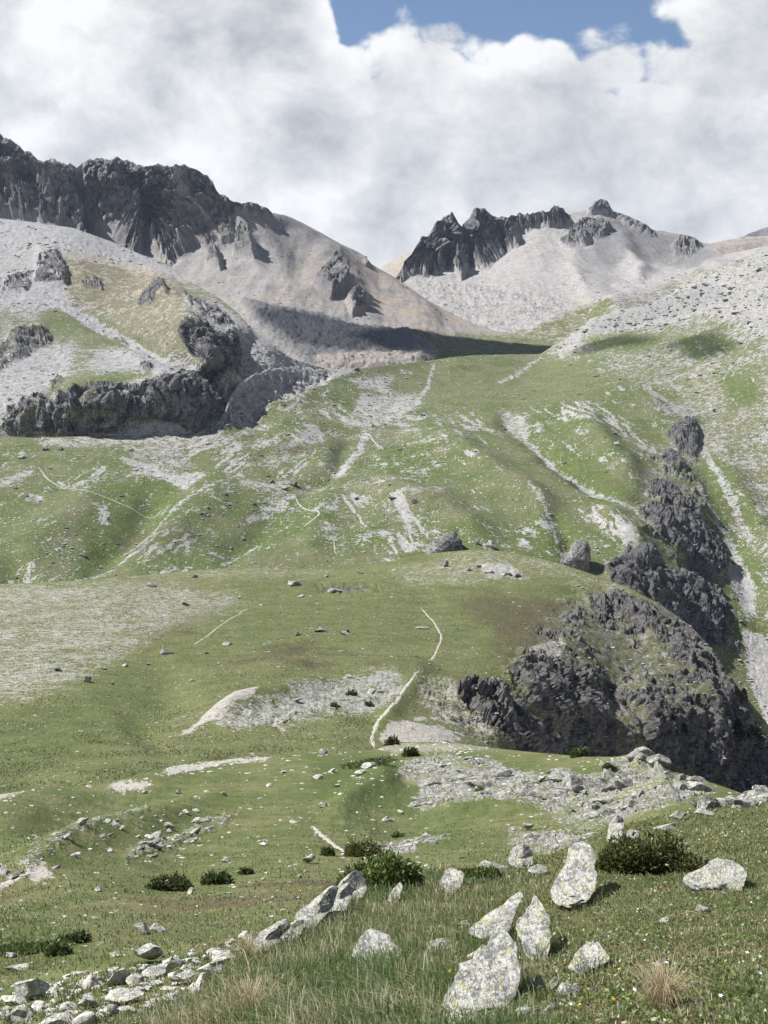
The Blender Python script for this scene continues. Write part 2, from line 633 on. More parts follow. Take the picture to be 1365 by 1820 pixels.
def spread_x(lo, hi, step, wide_lo, wide_hi, n):
    core = np.arange(lo, hi + step, step)
    a = lo - (lo - wide_lo) * (np.linspace(1, 0, n, endpoint=False)) ** 1.6
    b = hi + step + (wide_hi - hi) * (np.linspace(0, 1, n + 1)[1:]) ** 1.6
    return np.concatenate([a, core, b])

# ================================================================== the terrain, farthest sheet first
FAR_X = spread_x(-60, 1425, 2.0, -420, 1800, 30)

# ---- far ridges behind the cirque
def paint_far(L):
    M = L.M
    M['stone'] += 0.9; M['tan'] += 0.55
    put(M, 'stone', region(L, [(1320, 400), (1400, 380), (1700, 380), (1700, 425), (1320, 420)], 1, 10, 1), 1)
    q = L.flat / 160.0
    L.disp += 18 * ridged(q, 4).reshape(L.px.shape)


layer('distant_ridge', [(400, 560, 4200), (680, 480, 4200), (740, 440, 4200), (1240, 432, 3800), (1365, 418, 3900), (1365, 560, 3500), (700, 620, 3600), (2000, 560, 3600), (0, 620, 4000)],
      [(-420, 560), (560, 520), (600, 500), (660, 484), (700, 462), (735, 446), (760, 440), (830, 460), (1100, 460), (1225, 432), (1265, 432), (1290, 426), (1330, 421), (1365, 419), (1420, 410), (1800, 420)],
      [(-420, 620), (560, 560), (1800, 560)], spread_x(560, 1425, 4, -420, 1800, 20), 30, {'bump': 1.0}, paint_far, back=(900, 500, 6))


def paint_peak(L):
    L.M['rock'] += 0.75; L.M['stone'] += 0.9; L.M['dark'] += 0.9
    q = L.flat / 260.0
    L.disp += 60 * (ridged(q, 5).reshape(L.px.shape) - 0.6)


layer('distant_peak', [(1300, 430, 6200), (1365, 404, 6300), (1500, 380, 6300), (1800, 430, 6200), (1365, 480, 5800), (1600, 480, 5800)],
      [(1290, 432), (1322, 420), (1332, 413), (1345, 410), (1358, 405), (1380, 400), (1440, 378), (1500, 385), (1600, 420)],
      [(1290, 470), (1600, 470)], np.arange(1290, 1600, 3.0), 24, {'bump': 1.0}, paint_peak, back=(900, 700, 6))

# ---- right-hand cirque with its spires
RP_TOP = [(-420, 640), (500, 560), (640, 520), (700, 497), (712, 486), (718, 465), (730, 450), (740, 435), (752, 418), (760, 421), (768, 405), (775, 392), (785, 388), (795, 385), (803, 381), (812, 388), (815, 398), (822, 397),
          (835, 385), (840, 375), (850, 371), (862, 370), (870, 378), (880, 385), (890, 384), (905, 384), (918, 380), (925, 379), (935, 381), (950, 378), (962, 375), (970, 379), (980, 372), (990, 364), (998, 372),
          (1005, 378), (1012, 379), (1030, 376), (1040, 372), (1050, 367), (1056, 358), (1068, 354), (1080, 357), (1085, 366), (1090, 375), (1110, 381), (1130, 390), (1150, 400), (1160, 408), (1180, 411),
          (1210, 416), (1235, 422), (1245, 430), (1270, 440), (1285, 452), (1320, 446), (1365, 436), (1420, 425), (1800, 380)]


def paint_right_peaks(L):
    M = L.M
    M['stone'] += 1.0; M['tan'] += 0.12
    n = fbm(L.flat / 90.0, 4).reshape(L.px.shape)
    M['tan'] += 0.25 * sstep(n, 0.0, 0.4)
    W = wob(L, 16, 5)
    spires = np.zeros(L.px.shape)
    for pts in ([(706, 496), (720, 460), (752, 412), (764, 425), (776, 445), (786, 480), (770, 492), (745, 486)],
                [(762, 425), (775, 385), (803, 370), (815, 390), (835, 378), (850, 360), (870, 368), (886, 380), (892, 400), (926, 415), (922, 440), (895, 443), (893, 456), (868, 478), (846, 474), (838, 460), (830, 480), (820, 497), (800, 470), (785, 470)],
                [(885, 375), (925, 370), (962, 366), (990, 354), (1010, 376), (1012, 400), (985, 408), (960, 405), (935, 412), (900, 402)],
                ):
        spires = np.maximum(spires, region(L, pts, 3, W=W))
    crags = np.zeros(L.px.shape)
    for pts in ([(1046, 362), (1068, 344), (1086, 354), (1094, 379), (1065, 379), (1045, 377)], [(995, 432), (1010, 420), (1030, 400), (1060, 392), (1085, 405), (1075, 420), (1050, 425), (1040, 435), (1010, 442)],
                [(1090, 376), (1130, 388), (1160, 408), (1165, 420), (1140, 415), (1110, 400)],
                [(1195, 436), (1235, 424), (1252, 436), (1225, 452), (1200, 452)],
                [(668, 470), (690, 474), (715, 496), (700, 505), (680, 485)]):
        crags = np.maximum(crags, region(L, pts, 4, W=W))
    put(M, 'rock', np.maximum(spires, crags), 0.95)
    darks = region(L, [(1085, 384), (1160, 410), (1240, 424), (1282, 455), (1240, 478), (1190, 456), (1120, 456), (1088, 480), (1050, 460), (1055, 430)], 10, 30, 12)
    put(M, 'dark', darks, 0.75)
    put(M, 'dark', region(L, [(1020, 440), (1050, 440), (1090, 500), (1075, 520), (1040, 480)], 8, 30, 10), 0.5)
    # the spires stand out of the wall, the scree runs in fans below
    L.disp += spires * 20 + crags * 12
    crag(L, np.clip(spires * 1.0, 0, 1), 46, 26, 1.0, 1.0)
    for pts in ([(761, 415), (764, 450), (785, 492)], [(818, 392), (826, 430), (838, 480)], [(845, 370), (842, 410), (830, 450)], [(888, 380), (893, 420), (900, 450)], [(926, 378), (930, 410)], [(962, 372), (958, 405)], [(790, 385), (795, 440), (800, 480)]):
        ridge_line(L, pts, 6, -24)
    crag(L, crags, 18, 38, 0.7, 4.0)
    fan = fbm(np.stack([L.flat[:, 0] / 40.0, L.flat[:, 1] / 400.0, L.flat[:, 2] / 300.0], 1), 4).reshape(L.px.shape)
    L.disp += 5 * fan * (1 - spires)
    M['dark'] += 0.35 * sstep(fan, 0.1, 0.5) * (1 - darks)
    for pts, w, h in (([(995, 445), (1040, 520), (1060, 545)], 14, 10), ([(1085, 400), (1130, 470), (1150, 500)], 16, 14), ([(1110, 455), (1200, 462), (1260, 470)], 12, -14),
                      ([(1000, 380), (960, 420), (880, 520)], 30, 8)):
        ridge_line(L, pts, w, h)
    # boulder field on the cirque floor
    bf = region(L, [(745, 490), (800, 510), (850, 505), (900, 515), (980, 520), (1030, 548), (960, 575), (880, 592), (800, 570), (740, 540)], 14, 30, 12)
    crag(L, bf, 5, 14, 1.0, 8.0)
    put(M, 'dark', bf * sstep(fbm(L.flat / 14.0, 3).reshape(L.px.shape), 0.12, 0.3), 0.8)
    gr = region(L, [(860, 600), (900, 590), (960, 580), (1010, 560), (1080, 535), (1100, 548), (1060, 575), (980, 640), (850, 640)], 8, 30, 10)
    put(M, 'stone', gr, 0.40); put(M, 'lush', gr, 0.45)
    gr2 = region(L, [(1090, 545), (1180, 512), (1250, 480), (1280, 490), (1180, 560), (1100, 570)], 10, 30, 12)
    put(M, 'stone', gr2, 0.6); put(M, 'lush', gr2, 0.2)
    ridge_line(L, [(900, 600), (1000, 563), (1090, 540), (1210, 500), (1330, 450), (1420, 420)], 16, 8)


layer('cirque_mountain', [(500, 600, 3000), (700, 497, 2850), (712, 490, 2850), (740, 436, 2880), (803, 381, 2920), (862, 370, 2950), (990, 364, 3000), (1068, 354, 3050), (1160, 408, 2980), (1245, 430, 2850), (1290, 452, 2500), (1365, 436, 2350), (1800, 380, 2300),
       (715, 500, 2820), (760, 495, 2810), (800, 490, 2810), (850, 485, 2820), (930, 445, 2850), (1000, 412, 2900), (950, 500, 2520), (1000, 540, 2260), (1040, 548, 2190), (850, 540, 2430), (780, 540, 2500), (900, 590, 2060), (960, 600, 1980), (1080, 545, 2080), (1100, 480, 2500), (1180, 460, 2620), (1200, 500, 2300),
       (1280, 480, 2250), (1365, 500, 2050), (1100, 640, 1800), (1365, 640, 1700), (900, 660, 1800), (600, 660, 2200), (1800, 640, 1700), (-420, 700, 2700)],
      RP_TOP, [(-420, 690), (600, 640), (880, 660), (1000, 650), (1100, 620), (1365, 540), (1800, 540)], FAR_X[FAR_X > 480], 140, {'bump': 1.2, 's': 1.0, 'pale': (0.375, 0.367, 0.362), 'rock_hi': (0.29, 0.285, 0.28)},
      paint_right_peaks, back=(500, 380, 8), crest=14, jag=[(700, 0), (715, 7), (880, 8), (1010, 6), (1030, 0.5), (1045, 2.5), (1095, 2.5), (1110, 1.5), (1160, 1.5), (1250, 0.6)])

# ---- left-hand mountain
LM_TOP = [(-420, 150), (-160, 200), (-60, 225), (0, 238), (15, 247), (30, 255), (45, 270), (55, 271), (68, 283), (80, 286), (92, 281), (100, 285), (112, 288), (125, 291), (137, 298), (150, 287), (165, 283), (180, 279), (195, 284),
          (205, 280), (222, 284), (240, 291), (255, 294), (262, 296), (275, 292), (290, 294), (305, 296), (315, 293), (328, 292), (338, 300), (350, 303), (365, 312), (378, 320), (382, 332), (390, 345), (405, 350),
          (412, 358), (430, 362), (442, 359), (460, 365), (475, 370), (483, 378), (500, 380), (520, 387), (545, 400), (575, 416), (605, 433), (635, 447), (650, 456), (660, 469), (680, 481), (700, 492), (730, 513),
          (760, 533), (800, 556), (840, 575), (880, 588), (960, 604), (1100, 640), (1200, 660)]


def paint_left_mountain(L):
    M = L.M
    M['stone'] += 1.0
    W = wob(L, 18, 6)
    M['tan'] += 0.3 * region(L, [(520, 470), (640, 450), (700, 490), (880, 590), (760, 610), (640, 560), (540, 520)], 25, W=W)
    M['tan'] += 0.15 + 0.4 * sstep(fbm(L.flat / 80.0, 4).reshape(L.px.shape), 0, 0.4)
    cliff = np.zeros(L.px.shape)
    for pts in ([(-420, 130), (0, 225), (60, 275), (136, 285), (138, 340), (120, 350), (146, 400), (150, 428), (128, 405), (60, 396), (0, 385), (-420, 380)],
                [(150, 275), (330, 280), (386, 335), (402, 395), (360, 420), (335, 450), (300, 470), (255, 440), (232, 470), (214, 430), (185, 405), (168, 385), (150, 340)],
                [(395, 335), (440, 350), (482, 370), (478, 386), (430, 382), (400, 390)]):
        cliff = np.maximum(cliff, region(L, pts, 5, W=W))
    small = np.zeros(L.px.shape)
    for pts in ([(368, 470), (378, 442), (388, 455), (392, 478)], [(415, 455), (428, 418), (446, 440), (452, 470)], [(556, 505), (582, 475), (608, 505), (612, 524), (585, 535)],
                [(615, 540), (640, 536), (648, 552), (626, 560)], [(636, 444), (650, 448), (664, 470), (650, 472)], [(320, 400), (410, 395), (420, 430), (370, 440)]):
        small = np.maximum(small, region(L, pts, 4, W=W))
    put(M, 'rock', cliff, 0.92); put(M, 'rock', small, 0.8)
    L.disp += cliff * 14 + small * 14
    crag(L, cliff, 40, 28, 1.0, 2.0)
    crag(L, small, 16, 36, 0.7, 6.0)
    L.W = W
    for pts, h, w, r in (([(50, 270), (75, 320), (120, 400)], 26, 20, 40), ([(118, 300), (128, 350), (145, 410)], 22, 16, 30), ([(200, 290), (215, 350), (250, 440)], 34, 30, 50), ([(270, 300), (280, 360), (310, 440)], 20, 24, 40), ([(350, 305), (372, 350), (380, 400)], 18, 16, 34), ([(430, 415), (446, 440), (452, 470)], 18, 10, 20), ([(378, 440), (388, 460), (390, 480)], 14, 8, 16), ([(580, 472), (604, 505), (606, 530)], 12, 12, 26), ([(20, 290), (40, 340), (60, 390)], 16, 14, 30)):
        scarp(L, pts, h, w, r, W)
    # couloirs and ribs
    for pts, w, h in (([(142, 298), (148, 350), (160, 405), (200, 440), (250, 490)], 10, -30), ([(60, 285), (90, 330), (140, 400)], 14, 22), ([(20, 270), (30, 330), (40, 390)], 12, 20),
                      ([(175, 290), (185, 340), (210, 400), (240, 450)], 14, 26), ([(240, 300), (260, 360), (290, 440)], 30, -26), ([(330, 300), (350, 360), (360, 420)], 16, 26),
                      ([(400, 360), (440, 430), (470, 500)], 14, 12), ([(480, 380), (520, 440), (560, 510)], 26, -12), ([(560, 420), (600, 480), (640, 560)], 26, 14), ([(650, 460), (720, 530), (800, 580)], 20, 8)):
        ridge_line(L, pts, w, h, W=W)
    put(M, 'rock', sstep(-line_d(*W, [(142, 290), (148, 350), (158, 405), (200, 445), (260, 500)]), -11, -5), 0.0)
    for g in ([(60, 300), (75, 350), (110, 400)], [(95, 285), (110, 340), (138, 395)], [(300, 400), (330, 440), (380, 500)], [(345, 330), (372, 400), (420, 480)], [(255, 420), (280, 455), (330, 500)], [(20, 330), (10, 380)]):
        a = sstep(-near_line(*W, g, 12), -5, -1.5)
        put(M, 'rock', a, 0.1)
    put(M, 'dark', region(L, [(470, 375), (560, 410), (600, 440), (570, 480), (520, 470), (480, 430)], 14, W=W), 0.45)  # darker tint standing in for a cloud's shadow on this flank
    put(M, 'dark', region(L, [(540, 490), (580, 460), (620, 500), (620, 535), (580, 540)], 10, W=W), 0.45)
    fan = fbm(np.stack([L.flat[:, 0] / 26.0, L.flat[:, 1] / 260.0, L.flat[:, 2] / 160.0], 1), 4).reshape(L.px.shape)
    L.disp += 4 * fan * (1 - cliff)
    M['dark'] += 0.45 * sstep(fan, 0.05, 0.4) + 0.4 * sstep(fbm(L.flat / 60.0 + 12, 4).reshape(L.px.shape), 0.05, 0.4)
    # dark tongue of blocks, with some cloud shadow put into its tint
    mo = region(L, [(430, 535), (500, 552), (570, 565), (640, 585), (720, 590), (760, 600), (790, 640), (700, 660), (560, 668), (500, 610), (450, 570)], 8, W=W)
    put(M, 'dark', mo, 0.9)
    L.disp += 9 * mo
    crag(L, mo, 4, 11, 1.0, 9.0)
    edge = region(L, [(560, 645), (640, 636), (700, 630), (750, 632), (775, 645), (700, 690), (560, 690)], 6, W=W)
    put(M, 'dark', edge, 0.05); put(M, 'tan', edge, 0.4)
    gr = region(L, [(720, 592), (800, 592), (880, 592), (1100, 610), (1100, 700), (770, 700), (775, 640)], 10, W=W)
    put(M, 'stone', gr, 0.30); put(M, 'lush', gr, 0.55); put(M, 'dark', gr, 0)


layer('left_mountain', [(-420, 150, 2300), (0, 238, 2330), (150, 290, 2330), (260, 296, 2330), (380, 325, 2300), (500, 380, 2330), (650, 456, 2420), (700, 492, 2450), (800, 556, 2200), (880, 588, 2050), (960, 604, 1950), (1200, 660, 1900),
       (0, 385, 2270), (140, 405, 2260), (230, 455, 2230), (300, 460, 2230), (350, 430, 2250), (400, 395, 2270), (-420, 390, 2260), (300, 510, 2010), (200, 480, 2080), (450, 500, 2010), (560, 520, 1960), (450, 545, 1800), (560, 570, 1780), (640, 590, 1760), (700, 560, 1950), (760, 600, 1780),
       (780, 640, 1640), (900, 630, 1700), (970, 625, 1740), (600, 650, 1580), (500, 640, 1600), (200, 560, 1750), (0, 560, 1750), (0, 720, 1500), (600, 720, 1480), (960, 720, 1500), (1200, 720, 1600), (-420, 720, 1500)],
      LM_TOP, [(-420, 700), (500, 700), (1200, 720)], FAR_X[FAR_X < 1200], 195, {'bump': 1.2, 's': 0.6, 'pale': (0.310, 0.306, 0.303), 'rock_hi': (0.30, 0.29, 0.285), 'dark': (0.15, 0.15, 0.16)},
      paint_left_mountain, back=(500, 400, 8), crest=16, jag=[(-420, 4), (390, 4), (480, 2.5), (520, 0.5), (1200, 0.4)], cut=[(-430, 520), (200, 560), (360, 640), (420, 720), (-430, 730)])

# ---- left-hand bench with its two buttresses
LB_TOP = [(-420, 330), (-60, 380), (0, 388), (60, 395), (130, 405), (200, 430), (250, 452), (300, 470), (325, 497), (350, 508), (390, 530), (425, 558), (450, 588), (480, 612), (520, 638), (570, 653), (650, 668), (760, 700)]


def paint_bench(L):
    M = L.M
    W = wob(L, 20, 7)
    n = fbm(L.flat / 26.0, 4).reshape(L.px.shape)
    M['stone'] += 0.42 + 0.40 * n
    M['lush'] += -0.2
    put(M, 'stone', region(L, [(-420, 320), (0, 385), (150, 405), (230, 440), (330, 495), (300, 500), (200, 470), (120, 455), (0, 455), (-420, 460)], 9, W=W), 0.95)
    put(M, 'tan', region(L, [(130, 450), (240, 470), (330, 505), (330, 590), (300, 620), (200, 570), (120, 520), (110, 470)], 12, W=W), 0.7)
    br = region(L, [(140, 470), (250, 490), (330, 560), (345, 640), (300, 640), (180, 570), (120, 510)], 12, W=W)
    put(M, 'stone', br, 0.0); M['stone'] += br * (0.34 + 0.5 * n); put(M, 'lush', br, 0.05)
    put(M, 'stone', region(L, [(0, 455), (110, 455), (115, 510), (130, 550), (60, 560), (0, 540)], 12, W=W), 0.85)
    put(M, 'stone', region(L, [(-20, 760), (0, 650), (80, 610), (130, 620), (120, 660), (60, 710)], 14, W=W), 0.75)
    put(M, 'stone', region(L, [(150, 640), (210, 605), (290, 620), (370, 660), (260, 690), (190, 690)], 12, W=W), 0.72)
    put(M, 'stone', region(L, [(380, 535), (450, 590), (520, 640), (640, 670), (560, 700), (470, 720), (440, 690), (445, 640), (420, 590), (330, 560)], 10, W=W), 0.95)
    gl = region(L, [(60, 560), (120, 540), (220, 580), (300, 625), (240, 620), (150, 610), (90, 600)], 12, W=W)
    put(M, 'stone', gl, 0.22); put(M, 'lush', gl, 0.55)
    gl = region(L, [(90, 690), (150, 665), (230, 660), (270, 665), (200, 690), (120, 700)], 10, W=W)
    put(M, 'stone', gl, 0.2); put(M, 'lush', gl, 0.6)
    sl_ = sstep(-line_d(*W, [(105, 540), (160, 570), (220, 600), (300, 645), (370, 685), (425, 720)]), -11, -4)
    put(M, 'stone', sl_, 0.98)
    A = region(L, [(2, 760), (15, 725), (75, 702), (92, 715), (130, 690), (190, 680), (250, 688), (300, 668), (365, 648), (387, 663), (404, 700), (397, 735), (347, 772), (290, 748), (230, 742), (210, 767), (140, 778), (80, 772), (30, 778)], 4, W=W)
    B = region(L, [(318, 600), (345, 580), (385, 592), (415, 600), (428, 640), (424, 668), (395, 660), (372, 652), (342, 632)], 4, W=W)
    C = np.zeros(L.px.shape)
    for pts in ([(243, 545), (258, 518), (292, 510), (302, 530), (272, 547)], [(200, 600), (215, 592), (222, 604), (208, 610)], [(-60, 640), (0, 612), (30, 598), (84, 590), (94, 602), (30, 640), (0, 660), (-60, 690)], [(60, 500), (70, 468), (105, 458), (118, 480), (110, 505)],
                [(0, 520), (20, 490), (55, 485), (50, 515)], [(140, 510), (150, 488), (180, 500), (182, 515)], [(88, 682), (108, 668), (112, 676), (92, 690)], [(245, 655), (265, 645), (278, 650), (255, 660)],
                [(325, 530), (380, 545), (420, 580), (380, 575), (340, 560)]):
        C = np.maximum(C, region(L, pts, 3, W=W))
    brkn = sstep(fbm(L.flat / 9.0 + 5, 4).reshape(L.px.shape), -0.28, 0.0)
    put(M, 'rock', A * np.maximum(brkn, (L.px > 300)), 0.92); put(M, 'rock', B * np.maximum(brkn, L.py > 600), 0.92); put(M, 'rock', C * brkn, 0.85)
    ledge = region(L, [(100, 735), (170, 725), (220, 730), (160, 745)], 5, W=W)
    put(M, 'rock', ledge * A, 0.35)
    L.disp += A * 1.5 + B * 0.5 + C * 2.5
    L.W = W
    for pts, h, w, r in (([(335, 662), (345, 700), (335, 770)], 13, 30, 36), ([(195, 690), (200, 730), (205, 768)], 6, 10, 30), ([(75, 705), (80, 740), (78, 770)], 5, 8, 25), ([(270, 680), (285, 720), (285, 750)], 5, 9, 25), ([(405, 580), (415, 620), (428, 670)], 4, 14, 24), ([(365, 580), (372, 620), (388, 655)], 4, 12, 20), ([(280, 512), (296, 530), (300, 545)], 5, 7, 18), ([(105, 458), (116, 485), (112, 510)], 7, 8, 24)):
        scarp(L, pts, h, w, r, W)
    # the right end of the buttress turns away from the sun
    crag(L, A, 9, 17, 0.6, 1.3, grain=(0.12, 0.1, -1), stretch=2.2)
    crag(L, B, 8, 14, 0.6, 5.3, grain=(0.2, 0.1, -1), stretch=2.2)
    crag(L, C, 6, 13, 0.8, 7.3)
    rub = np.clip(M['stone'] - 0.6, 0, 1) * 2.2
    crag(L, np.clip(rub, 0, 1) * (1 - np.maximum(A, B)), 2.6, 9, 1.0, 2.2)
    put(M, 'dark', np.clip(rub, 0, 1) * sstep(fbm(L.flat / 8.0, 3).reshape(L.px.shape), 0.2, 0.4), 0.35)
    sl_ = sstep(-line_d(*W, [(300, 645), (345, 672), (385, 692), (430, 722)]), -13, -5) * (L.px > 340)
    put(M, 'rock', sl_ * (L.px > 400), 0.0)
    apron = region(L, [(60, 775), (140, 778), (220, 765), (290, 748), (350, 772), (405, 735), (440, 730), (420, 775), (330, 800), (60, 800)], 5, W=W)
    put(M, 'stone', apron, 0.75)
    for pts, w, h in (([(100, 545), (220, 600), (330, 650), (420, 715)], 14, -6), ([(240, 480), (330, 560), (360, 640)], 25, 10), ([(0, 600), (90, 595)], 14, 8), ([(60, 465), (110, 460)], 18, 9)):
        ridge_line(L, pts, w, h, W=W)


layer('left_bench', [(-420, 330, 1750), (0, 388, 1750), (200, 430, 1700), (325, 497, 1520), (425, 558, 1315), (480, 612, 1276), (520, 638, 1290), (570, 653, 1310), (760, 700, 1500), (0, 460, 1580), (120, 460, 1560), (0, 560, 1380), (150, 560, 1390), (250, 560, 1345), (320, 588, 1236), (350, 568, 1258), (400, 578, 1264), (430, 588, 1264),
       (442, 610, 1266), (430, 676, 1206), (342, 634, 1192), (370, 657, 1190), (395, 664, 1196), (330, 545, 1320), (400, 555, 1312), (0, 650, 1230), (100, 640, 1250), (200, 640, 1240), (280, 650, 1172), (365, 648, 1146), (395, 668, 1160), (404, 695, 1168), (300, 670, 1132), (250, 688, 1126), (190, 682, 1122), (130, 692, 1118), (80, 705, 1122), (15, 726, 1122), (100, 680, 1160), (200, 662, 1172),
       (30, 778, 1108), (140, 778, 1104), (210, 767, 1110), (290, 750, 1118), (345, 772, 1122), (398, 738, 1150), (440, 732, 1172), (440, 695, 1196), (470, 650, 1240), (500, 700, 1229), (600, 690, 1330), (-420, 560, 1400), (-420, 780, 1100), (200, 860, 1040), (450, 860, 1150), (-420, 860, 1040), (700, 860, 1350)],
      LB_TOP, [(-420, 830), (380, 830), (440, 800), (520, 740), (760, 730)], FAR_X[FAR_X < 762], 200, {'bump': 1.1, 's': 0.5, 'grass_dry': (0.190, 0.182, 0.120), 'pale': (0.360, 0.355, 0.353), 'rock_hi': (0.26, 0.255, 0.25), 'rock_lo': (0.032, 0.032, 0.036)}, paint_bench, back=(300, 200, 6))

# ---- green hillside across the valley, with the gorge at its right-hand end
GH_TOP = [(-420, 780), (0, 775), (60, 778), (120, 776), (200, 775), (290, 775), (350, 770), (380, 760), (398, 735), (410, 702), (428, 680), (452, 664), (480, 655), (520, 652), (560, 656), (640, 654), (700, 648), (770, 640), (800, 635), (850, 631), (900, 630), (960, 629), (978, 618),
          (1000, 603), (1030, 582), (1055, 564), (1085, 556), (1120, 548), (1160, 538), (1195, 520), (1225, 500), (1260, 482), (1300, 466), (1340, 452), (1365, 446), (1420, 420), (1800, 300)]


def paint_hillside(L):
    M = L.M
    W = wob(L, 24, 8)
    sh = L.px.shape
    n = fbm(L.flat / 22.0, 5, 0.6).reshape(sh)
    n2 = fbm(L.flat / 70.0 + 9, 4).reshape(sh)
    M['lush'] += 0.05 + 0.7 * n2
    M['stone'] += 0.20 + 0.28 * n
    # the stony right-hand mountainside
    rs = region(L, [(1000, 620), (1060, 640), (1130, 680), (1180, 730), (1240, 790), (1290, 900), (1320, 1000), (1365, 1120), (1800, 1300), (1800, 300), (1365, 430), (1180, 530), (1050, 565)], 25, 40, 20)
    put(M, 'stone', rs, 0.0)
    M['stone'] += rs * (0.46 + 0.42 * n + 0.1 * n2)
    M['lush'] -= rs * 0.12
    M['dark'] += rs * 0.15
    top_rub = region(L, [(975, 625), (1050, 560), (1200, 510), (1365, 435), (1800, 280), (1800, 560), (1365, 600), (1250, 560), (1150, 585), (1060, 600), (1000, 640)], 16, 30, 14)
    put(M, 'stone', top_rub, 0.0); M['stone'] += top_rub * (0.68 + 0.35 * n)
    blocks = region(L, [(1040, 575), (1100, 552), (1190, 525), (1260, 500), (1300, 530), (1220, 560), (1120, 580), (1060, 595)], 8, W=W)
    put(M, 'stone', blocks, 0.9); put(M, 'dark', blocks, 0.45)
    crag(L, np.maximum(blocks, top_rub * 0.45), 3.6, 8, 1.0, 3.1)
    for pts in ([(1040, 600), (1110, 590), (1180, 600), (1130, 625), (1060, 620)], [(1190, 600), (1280, 590), (1320, 630), (1240, 640)], [(1245, 805), (1290, 830), (1340, 900), (1365, 960), (1330, 950), (1270, 880)], [(1310, 960), (1365, 1010), (1365, 1080), (1320, 1030)],
                [(1150, 690), (1200, 700), (1210, 730), (1170, 720)], [(1280, 670), (1340, 660), (1350, 720), (1300, 730)]):
        g = region(L, pts, 14, W=W)
        put(M, 'stone', g, 0.18); put(M, 'lush', g, 0.75)
    # valley meadow
    md = region(L, [(700, 690), (770, 650), (960, 635), (1000, 650), (1080, 690), (1000, 715), (900, 725), (780, 740), (740, 715)], 16, W=W)
    put(M, 'stone', md, 0.16); put(M, 'lush', md, 0.42)
    # rich green hollows
    for pts in ([(290, 850), (310, 870), (250, 940), (180, 1010), (120, 1040), (150, 980), (220, 900)], [(520, 880), (540, 940), (440, 980), (370, 1010), (330, 1010), (430, 960), (490, 900)], [(200, 860), (300, 850), (320, 900), (260, 960), (170, 1000), (140, 940)],
                [(680, 800), (760, 800), (800, 850), (720, 860), (670, 830)], [(960, 780), (1010, 790), (1100, 870), (1140, 880), (1080, 900), (1010, 840)], [(930, 960), (1000, 950), (1020, 1010), (960, 1000)], [(1010, 720), (980, 760), (940, 770), (960, 730)]):
        g = region(L, pts, 16, W=W)
        put(M, 'lush', g, 1.0); put(M, 'stone', g, 0.14)
    # bare scree patches
    for pts, v in (([(620, 672), (700, 668), (690, 694), (640, 690)], 0.62), ([(640, 700), (740, 700), (752, 720), (700, 752), (650, 762), (600, 750), (630, 730)], 0.55), ([(885, 728), (935, 736), (942, 768), (915, 766), (895, 750)], 0.6),
                   ([(215, 812), (260, 822), (300, 842), (370, 842), (360, 852), (330, 875), (300, 856), (240, 840)], 0.8), ([(225, 795), (320, 795), (345, 830), (300, 838), (235, 815)], 0.56), ([(405, 850), (520, 855), (505, 880), (470, 905), (445, 915), (480, 880)], 0.5),
                   ([(0, 850), (60, 830), (55, 845), (0, 868)], 0.7), ([(170, 905), (190, 905), (195, 930), (180, 935)], 0.8), ([(1290, 985), (1320, 1000), (1335, 1040), (1345, 1090), (1320, 1080), (1300, 1030)], 0.95), ([(1320, 1120), (1365, 1130), (1420, 1300), (1365, 1290), (1330, 1200)], 0.95),
                   ([(60, 778), (430, 770), (440, 740), (450, 765), (400, 795), (330, 800), (230, 792), (80, 795)], 0.58), ([(390, 760), (400, 720), (430, 670), (480, 645), (560, 645), (640, 650), (620, 665), (540, 690), (480, 712), (450, 750)], 0.9)):
        put(M, 'stone', region(L, pts, 7, W=W), v)
    for pts, w in (([(930, 768), (960, 795), (1000, 826), (1040, 850), (1090, 885), (1120, 905)], 7), ([(380, 870), (300, 920), (250, 980), (120, 1040)], 4), ([(520, 880), (470, 910), (440, 920)], 8), ([(600, 840), (640, 800), (650, 770)], 10), ([(460, 960), (390, 1000)], 4),
                   ([(1150, 690), (1230, 760), (1280, 850), (1330, 960)], 9), ([(1240, 860), (1300, 960), (1340, 1040)], 8), ([(940, 880), (980, 930), (990, 960)], 6), ([(770, 650), (760, 690), (740, 715)], 5), ([(960, 635), (920, 665), (890, 680)], 5)):
        a = sstep(-near_line(*W, pts, w * 2), -w, -w * 0.3)
        put(M, 'stone', a, 0.62)
    ce = region(L, [(430, 720), (560, 690), (760, 690), (800, 760), (780, 980), (640, 985), (560, 870), (410, 870)], 40, W=W)
    M['stone'] += ce * (0.10 + 0.25 * n)
    # fine bare streaks down the fall line nearly everywhere
    for ang, seed, x0, x1 in ((38, 21.0, 620, 1420), (140, 22.0, -80, 620)):
        a = math.radians(ang)
        u = (W[0] * math.cos(a) + W[1] * math.sin(a)) / 60.0
        v = (-W[0] * math.sin(a) + W[1] * math.cos(a)) / 7.0
        st = fbm(np.stack([u.ravel() + seed, v.ravel(), np.full(u.size, seed)], 1), 3, 0.6).reshape(sh)
        side = sstep(L.px, x0 - 60, x0 + 60) * (1 - sstep(L.px, x1 - 60, x1 + 60))
        put_ = side * sstep(st + 0.5 * n2 + 0.14 * ce, 0.02, 0.2) * (0.35 + 0.65 * sstep(n, -0.1, 0.3)) * (1 - md)
        M['stone'] = np.maximum(M['stone'], put_ * 0.74)
    tal = region(L, [(385, 765), (398, 715), (430, 665), (480, 645), (570, 648), (600, 662), (540, 695), (480, 715), (450, 755)], 8, W=W)
    L.disp -= tal * 5 * sstep(L.px, 395, 440)
    crag(L, tal, 5.5, 11, 1.0, 6.6)
    put(M, 'dark', tal * sstep(fbm(L.flat / 7.0 + 3, 3).reshape(sh), 0.08, 0.3), 0.6)
